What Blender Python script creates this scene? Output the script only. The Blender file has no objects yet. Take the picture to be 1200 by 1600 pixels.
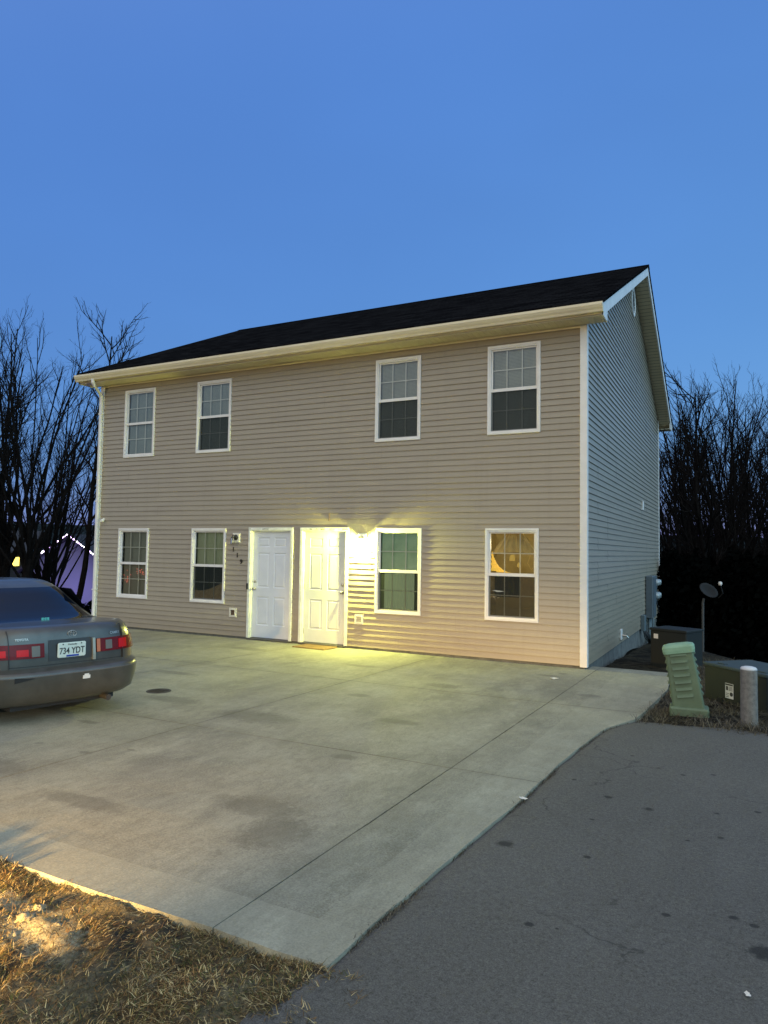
import bpy, math, random
from mathutils import Vector, Matrix, noise as mnoise
R = math.radians
random.seed(7)
S = bpy.context.scene
COL = S.collection

# ------------------------------------------------------------------ camera
CAMP = Vector((2.2377, -11.4103, 1.599)); YAW, PITCH, ROLL, FPX = -0.472, 0.054, 0.0158, 1104.55
_d = Vector((math.sin(YAW)*math.cos(PITCH), math.cos(YAW)*math.cos(PITCH), math.sin(PITCH)))
_r = Vector((math.cos(YAW), -math.sin(YAW), 0)); _u = _r.cross(_d)
_r2 = _r*math.cos(ROLL) + _u*math.sin(ROLL); _u2 = -_r*math.sin(ROLL) + _u*math.cos(ROLL)
cd = bpy.data.cameras.new('camera'); cam = bpy.data.objects.new('camera', cd); COL.objects.link(cam)
cam.matrix_world = Matrix(((_r2.x, _u2.x, -_d.x, CAMP.x), (_r2.y, _u2.y, -_d.y, CAMP.y), (_r2.z, _u2.z, -_d.z, CAMP.z), (0, 0, 0, 1)))
cd.sensor_fit = 'VERTICAL'; cd.sensor_height = 36; cd.lens = FPX/1600*36; cd.clip_start = .05; cd.clip_end = 2000
S.camera = cam
def at(u, v, depth):            # a photo pixel turned into a point in the world at a given depth
    return CAMP + (_d + _r2*((u-600)/FPX) - _u2*((v-800)/FPX))*depth

# ------------------------------------------------------------------ light
S.view_settings.view_transform = 'Standard'; S.view_settings.look = 'None'
S.view_settings.exposure = 0.0; S.view_settings.gamma = 1
W = bpy.data.worlds.new('World'); S.world = W; W.use_nodes = True
wn = W.node_tree.nodes; wl = W.node_tree.links; wn.clear()
SKYBASE = (.070, .180, .585)
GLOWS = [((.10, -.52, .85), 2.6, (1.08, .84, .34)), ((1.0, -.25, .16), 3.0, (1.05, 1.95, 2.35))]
SUN_EL, SUN_AZ = 1.5, 200.0     # the sun is setting behind the camera, far to the left
sky = wn.new('ShaderNodeTexSky'); sky.sky_type = 'NISHITA'; sky.sun_disc = False
sky.sun_elevation = R(SUN_EL); sky.sun_rotation = R(SUN_AZ); sky.ozone_density = 4.0; sky.dust_density = .3; sky.air_density = 1.0
hs = wn.new('ShaderNodeMix'); hs.data_type = 'RGBA'; hs.blend_type = 'MULTIPLY'; hs.inputs[0].default_value = 1
hs.inputs[7].default_value = (1.8, 1.44, .46, 1)
SKYTINT = hs.inputs[7]
bg = wn.new('ShaderNodeBackground'); bg.inputs[1].default_value = .15
out = wn.new('ShaderNodeOutputWorld')
wl.new(sky.outputs[0], hs.inputs[6])
# unseen sky glow, warm behind and blue right, added to brighten walls and ground
def vmath(op, a, b=None, out=0):
    n = wn.new('ShaderNodeVectorMath'); n.operation = op
    for i, x in ((0, a), (1, b)):
        if x is None: continue
        if isinstance(x, tuple): n.inputs[i].default_value = x
        else: wl.new(x, n.inputs[i])
    return n
def smath(op, a, b):
    n = wn.new('ShaderNodeMath'); n.operation = op
    for i, x in ((0, a), (1, b)):
        if isinstance(x, (int, float)): n.inputs[i].default_value = x
        else: wl.new(x, n.inputs[i])
    return n.outputs[0]
tc = wn.new('ShaderNodeTexCoord'); dirn = vmath('NORMALIZE', tc.outputs['Generated']).outputs[0]
acc = vmath('SCALE', hs.outputs[2]); acc.inputs['Scale'].default_value = .15; acc = acc.outputs[0]
acc = vmath('ADD', acc, SKYBASE).outputs[0]
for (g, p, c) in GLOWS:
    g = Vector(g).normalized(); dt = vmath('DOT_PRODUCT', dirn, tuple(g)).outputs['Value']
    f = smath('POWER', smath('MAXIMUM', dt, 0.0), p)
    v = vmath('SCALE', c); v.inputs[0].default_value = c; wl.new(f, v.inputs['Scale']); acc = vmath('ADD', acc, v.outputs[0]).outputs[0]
# faint high haze, a few per cent only
cn = wn.new('ShaderNodeTexNoise'); cn.inputs['Scale'].default_value = 1.6; cn.inputs['Detail'].default_value = 3
cmap = wn.new('ShaderNodeMapping'); cmap.inputs['Scale'].default_value = (1, 1, 2.2); wl.new(dirn, cmap.inputs[0]); wl.new(cmap.outputs[0], cn.inputs['Vector'])
cs = vmath('SCALE', acc); wl.new(smath('ADD', smath('MULTIPLY', cn.outputs['Fac'], .22), .90), cs.inputs['Scale']); acc = cs.outputs[0]
bg.inputs[1].default_value = 1.0
wl.new(acc, bg.inputs[0]); wl.new(bg.outputs[0], out.inputs[0])

def lamp(name, kind, loc, energy, color, size=.1, target=None, **kw):
    l = bpy.data.lights.new(name, kind); o = bpy.data.objects.new(name, l); COL.objects.link(o)
    o.location = loc; l.energy = energy; l.color = color
    if kind == 'AREA': l.size = size
    elif kind in ('POINT', 'SPOT'): l.shadow_soft_size = size
    for k, v in kw.items(): setattr(l, k, v)
    if target is not None: o.rotation_euler = (Vector(target)-Vector(loc)).to_track_quat('-Z', 'Y').to_euler()
    return o
# unseen warm lamps added behind the camera: one low by the verge, one distant
lamp('low_warm_lamp', 'SPOT', (-1.0, -12.5, .36), 7000, (1.0, .62, .20), .04, target=(-1.45, -9.2, -.95), spot_size=R(58), spot_blend=.8)
lamp('street_light', 'POINT', (-7.0, -38.0, 7.0), 10500, (1.0, .78, .44), .6)

# ------------------------------------------------------------------ materials
def nodes(name):
    m = bpy.data.materials.new(name); m.use_nodes = True
    nt = m.node_tree; b = nt.nodes['Principled BSDF']
    return m, nt, b
def tex_coord(nt, kind='Object', scale=None):
    if kind == 'World':
        g = nt.nodes.new('ShaderNodeNewGeometry'); o = g.outputs['Position']
    else:
        g = nt.nodes.new('ShaderNodeTexCoord'); o = g.outputs[kind]
    if scale:
        mp = nt.nodes.new('ShaderNodeMapping'); mp.inputs['Scale'].default_value = scale
        nt.links.new(o, mp.inputs[0]); o = mp.outputs[0]
    return o
def noise(nt, co, scale, detail=4, rough=.55):
    n = nt.nodes.new('ShaderNodeTexNoise'); n.inputs['Scale'].default_value = scale
    n.inputs['Detail'].default_value = detail; n.inputs['Roughness'].default_value = rough
    nt.links.new(co, n.inputs['Vector']); return n.outputs['Fac']
def ramp(nt, f, a, b, ca=(0, 0, 0, 1), cb=(1, 1, 1, 1)):
    r = nt.nodes.new('ShaderNodeValToRGB'); r.color_ramp.elements[0].position = a; r.color_ramp.elements[1].position = b
    r.color_ramp.elements[0].color = ca; r.color_ramp.elements[1].color = cb
    nt.links.new(f, r.inputs[0]); return r.outputs[0]
def mix(nt, f, a, b, mode='MIX'):
    m = nt.nodes.new('ShaderNodeMix'); m.data_type = 'RGBA'; m.blend_type = mode
    for i, x in ((0, f), (6, a), (7, b)):
        if isinstance(x, (int, float)): m.inputs[i].default_value = x
        elif isinstance(x, (tuple, list)): m.inputs[i].default_value = tuple(x)[:3]+(1,)
        else: nt.links.new(x, m.inputs[i])
    return m.outputs[2]
def math_(nt, op, a, b=None):
    m = nt.nodes.new('ShaderNodeMath'); m.operation = op
    for i, x in ((0, a), (1, b)):
        if x is None: continue
        if isinstance(x, (int, float)): m.inputs[i].default_value = x
        else: nt.links.new(x, m.inputs[i])
    return m.outputs[0]
def bump(nt, b, f, strength=.3, dist=.01):
    n = nt.nodes.new('ShaderNodeBump'); n.inputs['Strength'].default_value = strength; n.inputs['Distance'].default_value = dist
    nt.links.new(f, n.inputs['Height']); nt.links.new(n.outputs[0], b.inputs['Normal'])
def mat(name, col, rough=.6, col2=None, scale=6, bs=0, bscale=40, bdist=.005, metal=0, spec=None, emit=None, estr=0, coat=0, stretch=None):
    m, nt, b = nodes(name)
    b.inputs['Base Color'].default_value = tuple(col)+(1,); b.inputs['Roughness'].default_value = rough
    b.inputs['Metallic'].default_value = metal
    if spec is not None: b.inputs['Specular IOR Level'].default_value = spec
    if coat: b.inputs['Coat Weight'].default_value = coat; b.inputs['Coat Roughness'].default_value = .08
    if emit: b.inputs['Emission Color'].default_value = tuple(emit)+(1,); b.inputs['Emission Strength'].default_value = estr
    co = tex_coord(nt, 'World', stretch)
    if col2 is not None:
        f = noise(nt, co, scale, 5, .6)
        nt.links.new(mix(nt, ramp(nt, f, .35, .65), col, col2), b.inputs['Base Color'])
    if bs: bump(nt, b, noise(nt, co, bscale, 4), bs, bdist)
    return m

M = {}
M['siding'] = mat('vinyl_siding', (.325, .273, .198), .36, (.30, .25, .185), 1.3, .25, 18, .002, stretch=(1, 1, 5))
def siding_mat():
    m = M['siding']; nt = m.node_tree; b = nt.nodes['Principled BSDF']; lk = b.inputs['Base Color'].links[0]; src = lk.from_socket
    co = tex_coord(nt, 'World'); sx = nt.nodes.new('ShaderNodeSeparateXYZ'); nt.links.new(co, sx.inputs[0])
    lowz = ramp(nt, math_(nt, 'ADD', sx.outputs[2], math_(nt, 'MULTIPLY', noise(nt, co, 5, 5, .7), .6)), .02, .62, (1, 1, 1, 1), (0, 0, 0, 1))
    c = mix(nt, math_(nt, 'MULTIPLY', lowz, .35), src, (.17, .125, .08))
    st = ramp(nt, noise(nt, tex_coord(nt, 'World', (6, 6, .35)), 1.6, 5, .65), .50, .72)
    c = mix(nt, math_(nt, 'MULTIPLY', st, .16), c, (.20, .165, .12)); nt.links.new(c, b.inputs['Base Color'])
siding_mat()
M['white'] = mat('white_vinyl', (.74, .71, .68), .45, (.66, .63, .59), 3, .1, 60, .001)
M['cream'] = mat('cream_aluminium', (.72, .62, .43), .4, (.66, .56, .38), 2)
M['casing'] = mat('painted_casing', (.72, .72, .66), .5, (.60, .60, .52), 9, .2, 50, .002)
M['door'] = mat('door_paint', (.66, .67, .70), .38, (.60, .61, .64), 2.5, .1, 30, .001)
M['door_b'] = mat('door_paint_b', (.66, .67, .62), .38, (.60, .61, .56), 2.5, .1, 30, .001)
M['shingle'] = None
M['found'] = mat('foundation_block', (.16, .155, .14), .9, (.09, .09, .08), 5, .6, 30, .01)
M['room'] = mat('room_paint', (.10, .095, .085), .9)
M['room_lit'] = mat('room_lit_paint', (.42, .36, .22), .9, (.30, .25, .14), 2.5)
M['blind'] = mat('blind_vinyl', (.42, .46, .42), .5, (.36, .40, .37), 4)
M['blind_green'] = mat('blind_green', (.28, .42, .30), .5)
M['grille'] = mat('grille_white', (.80, .80, .76), .5)
M['metal'] = mat('brushed_nickel', (.45, .43, .38), .3, metal=1)
M['black'] = mat('black_metal', (.015, .014, .014), .45)
M['digits'] = mat('digit_black', (.02, .015, .012), .4)
M['alum'] = mat('threshold_aluminium', (.12, .11, .10), .5, metal=.6)
M['rust'] = mat('brown_louvre', (.16, .08, .035), .8, (.08, .045, .025), 60)
M['grey_box'] = mat('grey_enamel', (.10, .125, .14), .45, (.085, .105, .12), 5)
M['conduit'] = mat('conduit_grey', (.10, .13, .14), .6)
M['cable'] = mat('cable_black', (.01, .01, .01), .6)
M['meter_glass'] = mat('meter_dome', (.30, .34, .34), .15, coat=.6)
M['ped_green'] = mat('pedestal_green', (.12, .17, .098), .55, (.09, .13, .075), 5, .15, 40, .002)
M['ped_cap'] = mat('pedestal_cap_green', (.24, .38, .25), .6, (.18, .30, .19), 8)
M['xf_green'] = mat('transformer_green', (.0045, .0075, .0065), .7, (.0035, .006, .005), 4)
M['xf_top'] = mat('transformer_lid', (.030, .048, .052), .7, (.022, .038, .042), 6)
M['label'] = mat('sticker_white', (.6, .6, .58), .6)
M['ink'] = mat('sticker_ink', (.02, .02, .02), .6)
M['bollard'] = mat('bollard_concrete', (.20, .19, .17), .9, (.12, .115, .105), 25, .5, 90, .004)
M['bollard_cap'] = mat('bollard_cap_paint', (.55, .56, .56), .7)
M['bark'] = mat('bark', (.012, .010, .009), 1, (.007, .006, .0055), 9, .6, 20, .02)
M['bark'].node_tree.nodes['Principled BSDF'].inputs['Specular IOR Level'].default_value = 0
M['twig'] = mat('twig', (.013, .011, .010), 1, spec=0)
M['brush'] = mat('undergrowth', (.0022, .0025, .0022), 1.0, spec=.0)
M['iron'] = mat('cast_iron', (.022, .02, .018), .7, (.04, .035, .03), 40, .8, 80, .004)
M['mat'] = mat('coir', (.22, .13, .05), 1.0, (.14, .08, .03), 80, .8, 300, .01)
M['neigh_wall'] = mat('neighbour_siding', (.10, .10, .13), .7)
M['neigh_roof'] = mat('neighbour_roof', (.02, .02, .024), .9)
M['hill'] = mat('hill_woods', (.014, .020, .022), 1.0, (.024, .032, .036), .25, spec=0)
M['mount'] = mat('mounting_block', (.62, .58, .50), .6)

def shingle():
    m, nt, b = nodes('asphalt_shingles'); b.inputs['Roughness'].default_value = 1; b.inputs['Specular IOR Level'].default_value = 0
    co = tex_coord(nt, 'World')
    br = nt.nodes.new('ShaderNodeTexBrick'); br.inputs['Scale'].default_value = 1
    br.inputs['Brick Width'].default_value = .3; br.inputs['Row Height'].default_value = .13; br.inputs['Mortar Size'].default_value = .008
    br.inputs['Color1'].default_value = (.0045, .0045, .0052, 1); br.inputs['Color2'].default_value = (.0125, .0125, .0135, 1); br.inputs['Mortar'].default_value = (.0015, .0015, .002, 1)
    nt.links.new(co, br.inputs['Vector'])
    nt.links.new(br.outputs['Color'], b.inputs['Base Color'])
    bump(nt, b, noise(nt, co, 120, 3), .5, .004)
    return m
M['shingle'] = shingle()

def glass(name, tint=(.8, .85, .84), base=.05, rough=.01):
    m = bpy.data.materials.new(name); m.use_nodes = True; nt = m.node_tree; nt.nodes.clear()
    o = nt.nodes.new('ShaderNodeOutputMaterial'); mx = nt.nodes.new('ShaderNodeMixShader')
    t = nt.nodes.new('ShaderNodeBsdfTransparent'); t.inputs[0].default_value = tint+(1,)
    g = nt.nodes.new('ShaderNodeBsdfGlossy'); g.inputs['Roughness'].default_value = rough; g.inputs[0].default_value = (1, 1, 1, 1)
    fr = nt.nodes.new('ShaderNodeFresnel'); fr.inputs[0].default_value = 1.5
    f = math_(nt, 'ADD', fr.outputs[0], base)
    tn = noise(nt, tex_coord(nt, 'World'), 1.5, 2); bn = nt.nodes.new('ShaderNodeBump'); bn.inputs['Strength'].default_value = .02; bn.inputs['Distance'].default_value = .05
    nt.links.new(tn, bn.inputs['Height']); nt.links.new(bn.outputs[0], g.inputs['Normal'])
    nt.links.new(f, mx.inputs[0]); nt.links.new(t.outputs[0], mx.inputs[1]); nt.links.new(g.outputs[0], mx.inputs[2]); nt.links.new(mx.outputs[0], o.inputs[0])
    return m
M['glass'] = glass('window_glass')
M['clear'] = glass('lantern_glass', (.95, .95, .9), .02)
def screen():
    m = bpy.data.materials.new('insect_screen'); m.use_nodes = True; nt = m.node_tree; nt.nodes.clear()
    o = nt.nodes.new('ShaderNodeOutputMaterial'); mx = nt.nodes.new('ShaderNodeMixShader'); mx.inputs[0].default_value = .58
    t = nt.nodes.new('ShaderNodeBsdfTransparent'); d = nt.nodes.new('ShaderNodeBsdfDiffuse'); d.inputs[0].default_value = (.028, .034, .032, 1)
    nt.links.new(t.outputs[0], mx.inputs[1]); nt.links.new(d.outputs[0], mx.inputs[2]); nt.links.new(mx.outputs[0], o.inputs[0]); return m
M['screen'] = screen()
def emis(name, col, st):
    return mat(name, (.05, .05, .05), .6, emit=col, estr=st)
M['bulb'] = emis('lamp_bulb', (1.0, .95, .55), 30)
M['purple'] = emis('purple_bulb', (.75, .45, 1.0), 9)
M['purple_w'] = emis('white_violet_bulb', (.95, .85, 1.0), 9)
M['yellow_lit'] = emis('lit_porch', (1.0, .78, .12), 3.0)
M['red_reflection_glow'] = emis('red_reflection_glow', (1.0, .20, .13), 1.6)
M['shade_lit'] = emis('lit_lampshade', (1.0, .62, .12), .5)

def stain_field(nt, co, spots, wob=.6):
    """dark marks of their own shape at given ground points"""
    n = noise(nt, co, 26, 4, .7)
    total = None
    for (x, y, rx, ry) in spots:
        mp = nt.nodes.new('ShaderNodeMapping'); mp.inputs['Location'].default_value = (-x/rx, -y/ry, 0); mp.inputs['Scale'].default_value = (1/rx, 1/ry, 0)
        nt.links.new(co, mp.inputs[0])
        l = nt.nodes.new('ShaderNodeVectorMath'); l.operation = 'LENGTH'; nt.links.new(mp.outputs[0], l.inputs[0])
        v = math_(nt, 'ADD', l.outputs['Value'], math_(nt, 'MULTIPLY', math_(nt, 'SUBTRACT', n, .5), wob*2.2))
        s = ramp(nt, v, .55, 1.0, (1, 1, 1, 1), (0, 0, 0, 1))
        total = s if total is None else math_(nt, 'MAXIMUM', total, s)
    return total
def concrete():
    m, nt, b = nodes('driveway_concrete'); b.inputs['Roughness'].default_value = .8
    co = tex_coord(nt, 'World')
    big = ramp(nt, noise(nt, co, .62, 6, .65), .40, .60)
    c = mix(nt, big, (.070, .066, .050), (.245, .235, .172))
    st = tex_coord(nt, 'World', (1.2, .5, 1))
    med = ramp(nt, noise(nt, st, 2.6, 6, .7), .44, .66)
    c = mix(nt, med, c, (.30, .285, .208)); c = mix(nt, math_(nt, 'MULTIPLY', ramp(nt, noise(nt, co, 5.5, 6, .75), .48, .64), .55), c, (.13, .12, .085)); c = mix(nt, math_(nt, 'MULTIPLY', ramp(nt, noise(nt, tex_coord(nt, 'World', (.5, 2.2, 1)), 1.7, 6, .7), .50, .62), .45), c, (.15, .13, .085))
    fine = ramp(nt, noise(nt, co, 90, 3, .8), .3, .7)
    c = mix(nt, .45, c, mix(nt, fine, (.10, .092, .065), (.46, .43, .32)))
    c = mix(nt, math_(nt, 'MULTIPLY', ramp(nt, noise(nt, tex_coord(nt, 'World', (1, .3, 1)), 24, 5, .8), .46, .64), .35), c, (.12, .105, .07))
    hl = nt.nodes.new('ShaderNodeTexCoord')
    # trowelled border along the front and side edges
    sx = nt.nodes.new('ShaderNodeSeparateXYZ'); nt.links.new(co, sx.inputs[0])
    band = math_(nt, 'MAXIMUM', math_(nt, 'LESS_THAN', sx.outputs[1], -8.62), math_(nt, 'MULTIPLY', math_(nt, 'GREATER_THAN', sx.outputs[0], .52), .6))
    c = mix(nt, math_(nt, 'MULTIPLY', band, .22), c, (.42, .40, .29))
    jd = None
    for ax, vals in ((0, (.165, -2.5, -5.18, -7.85, -10.5)), (1, (-6.12, -3.05))):
        for v_ in vals:
            d_ = math_(nt, 'ABSOLUTE', math_(nt, 'SUBTRACT', math_(nt, 'ADD', sx.outputs[ax], math_(nt, 'MULTIPLY', math_(nt, 'SUBTRACT', noise(nt, co, 14, 3), .5), .02)), v_))
            jd = d_ if jd is None else math_(nt, 'MINIMUM', jd, d_)
    c = mix(nt, math_(nt, 'MULTIPLY', ramp(nt, jd, .003, .010, (1, 1, 1, 1), (0, 0, 0, 1)), math_(nt, 'MULTIPLY', ramp(nt, noise(nt, co, 1.4, 3), .36, .58), .75)), c, (.045, .04, .028))
    c = mix(nt, math_(nt, 'MULTIPLY', ramp(nt, jd, .02, .22, (1, 1, 1, 1), (0, 0, 0, 1)), .18), c, (.10, .09, .06))
    sp = stain_field(nt, co, [(-3.4, -6.55, .16, .06), (-2.55, -7.3, .09, .04), (-2.3, -7.05, .05, .03), (-3.1, -7.3, .05, .05), (-1.3, -2.7, .30, .18), (-.35, -1.0, .22, .10), (-.2, -.7, .08, .08), (-2.2, -5.5, .55, .28), (-3.5, -5.3, .5, .18), (-1.9, -3.9, .2, .12), (-.7, -6.3, .14, .09), (-4.8, -3.9, .45, .15), (-1.6, -8.1, .5, .12), (-.6, -7.6, .4, .2), (-2.9, -7.9, .5, .2), (.5, -2.3, .2, .12), (-3.0, -1.8, .35, .12), (-5.6, -1.2, .5, .2), (-.9, -4.9, .3, .12), (-.25, -7.9, .25, .3)])
    c = mix(nt, math_(nt, 'MULTIPLY', sp, .42), c, (.06, .052, .036))
    nt.links.new(c, b.inputs['Base Color'])
    bump(nt, b, noise(nt, tex_coord(nt, 'World', (1, .25, 1)), 110, 4, .7), .35, .004)
    return m
M['concrete'] = concrete()
def asphalt():
    m, nt, b = nodes('asphalt'); b.inputs['Roughness'].default_value = .85; b.inputs['Specular IOR Level'].default_value = .3
    co = tex_coord(nt, 'World')
    c = mix(nt, ramp(nt, noise(nt, co, .5, 5, .6), .35, .65), (.060, .053, .041), (.100, .089, .069))
    c = mix(nt, math_(nt, 'MULTIPLY', ramp(nt, noise(nt, tex_coord(nt, 'World', (1.6, .5, 1)), 2.2, 5, .7), .45, .7), .5), c, (.13, .125, .112))
    fine = ramp(nt, noise(nt, co, 160, 2, .9), .38, .68)
    c = mix(nt, .5, c, mix(nt, fine, (.02, .02, .019), (.22, .21, .19)))
    c = mix(nt, .30, c, mix(nt, ramp(nt, noise(nt, co, 48, 4, .85), .36, .64), (.02, .02, .02), (.19, .18, .16)))
    vc = nt.nodes.new('ShaderNodeTexVoronoi'); vc.feature = 'DISTANCE_TO_EDGE'; vc.inputs['Scale'].default_value = .55
    wv = nt.nodes.new('ShaderNodeVectorMath'); wv.operation = 'ADD'; nz = nt.nodes.new('ShaderNodeTexNoise'); nz.inputs['Scale'].default_value = 2.5; nz.inputs['Detail'].default_value = 6; nt.links.new(co, nz.inputs['Vector'])
    nt.links.new(co, wv.inputs[0]); nt.links.new(nz.outputs['Color'], wv.inputs[1]); nt.links.new(wv.outputs[0], vc.inputs['Vector'])
    crack = math_(nt, 'MULTIPLY', ramp(nt, vc.outputs['Distance'], .002, .007, (1, 1, 1, 1), (0, 0, 0, 1)), ramp(nt, noise(nt, co, .9, 2), .50, .56))
    c = mix(nt, math_(nt, 'MULTIPLY', crack, .6), c, (.015, .015, .015))
    vor = nt.nodes.new('ShaderNodeTexVoronoi'); vor.inputs['Scale'].default_value = 45; nt.links.new(co, vor.inputs[0])
    chips = ramp(nt, vor.outputs['Distance'], .06, .10, (1, 1, 1, 1), (0, 0, 0, 1))
    sel = math_(nt, 'GREATER_THAN', noise(nt, co, 31, 1), .60)
    c = mix(nt, math_(nt, 'MULTIPLY', math_(nt, 'MULTIPLY', chips, sel), .6), c, (.24, .23, .21))
    sp = stain_field(nt, co, ASPOTS)
    c = mix(nt, math_(nt, 'MULTIPLY', sp, .8), c, (.012, .012, .012))
    nt.links.new(c, b.inputs['Base Color'])
    bump(nt, b, noise(nt, co, 170, 4, .8), .7, .006)
    return m
def gnd(u, v):
    d = _d + _r2*((u-600)/FPX) - _u2*((v-800)/FPX); n = Vector((0, .018, 1))
    return CAMP + d*((-.21-n.dot(CAMP))/n.dot(d))
ASPOTS = []
for (u, v, w) in ((918, 1338, 1.1), (1146, 1432, 1.1), (1041, 1428, 1), (827, 1442, 1.1), (1178, 1445, 1), (870, 1449, .4), (1120, 1270, .9), (1067, 1210, 1), (1115, 1210, 1), (1184, 1268, 1), (1074, 1312, .7), (1126, 1308, 1), (988, 1180, .8), (950, 1244, 1.6), (1013, 1263, 1.6), (925, 1279, .7), (790, 1317, 2.4), (1195, 1488, 3), (897, 1217, .9)):
    p = gnd(u, v); ASPOTS.append((p.x, p.y, .026*w, .024*w))
M['asphalt'] = asphalt()
def soil():
    m, nt, b = nodes('verge_soil'); b.inputs['Roughness'].default_value = .95
    co = tex_coord(nt, 'World')
    c = mix(nt, ramp(nt, noise(nt, co, 3.2, 6, .7), .42, .60), (.035, .026, .014), (.24, .19, .10))
    c = mix(nt, math_(nt, 'MULTIPLY', ramp(nt, noise(nt, co, 60, 4, .8), .45, .6), .6), c, (.03, .025, .014))
    c = mix(nt, stain_field(nt, co, [tuple(gnd(60, 1440)[:2])+(.34, .16), tuple(gnd(240, 1500)[:2])+(.16, .10), tuple(gnd(20, 1400)[:2])+(.25, .08)], .5), c, mix(nt, ramp(nt, noise(nt, co, 40, 5, .8), .4, .6), (.22, .17, .09), (.50, .43, .27)))
    nt.links.new(c, b.inputs['Base Color']); bump(nt, b, noise(nt, co, 45, 6, .8), 1, .03); return m
M['soil'] = soil()
def terrain_mat():
    m, nt, b = nodes('terrain_ground'); b.inputs['Roughness'].default_value = 1; b.inputs['Specular IOR Level'].default_value = .05
    co = tex_coord(nt, 'World')
    c = mix(nt, ramp(nt, noise(nt, co, .8, 6, .7), .4, .62), (.0045, .0045, .003), (.012, .011, .007))
    nt.links.new(c, b.inputs['Base Color']); bump(nt, b, noise(nt, co, 12, 6, .8), 1, .06); return m
M['terrain'] = terrain_mat()
def blades(name, cols):
    m, nt, b = nodes(name); b.inputs['Roughness'].default_value = .75; b.inputs['Specular IOR Level'].default_value = .2
    g = nt.nodes.new('ShaderNodeNewGeometry'); r = nt.nodes.new('ShaderNodeValToRGB'); r.color_ramp.interpolation = 'CONSTANT'
    els = r.color_ramp.elements
    for i, c in enumerate(cols):
        e = els[i] if i < 2 else els.new(i/len(cols)); e.position = i/len(cols); e.color = tuple(c)+(1,)
    nt.links.new(g.outputs['Random Per Island'], r.inputs[0])
    pn = ramp(nt, noise(nt, g.outputs['Position'], 3.0, 3), .4, .6)
    c = mix(nt, math_(nt, 'MULTIPLY', pn, .4), r.outputs[0], (.055, .045, .014))
    nt.links.new(c, b.inputs['Base Color']); return m
M['straw'] = blades('dry_grass_blades', [(.36, .25, .09), (.17, .10, .035), (.60, .46, .22), (.05, .03, .012), (.07, .085, .02), (.24, .13, .045), (.07, .04, .016), (.025, .018, .009)])
M['weeds'] = blades('dead_weed_blades', [(.10, .08, .05), (.05, .04, .028), (.15, .13, .09), (.03, .025, .018)])

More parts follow.
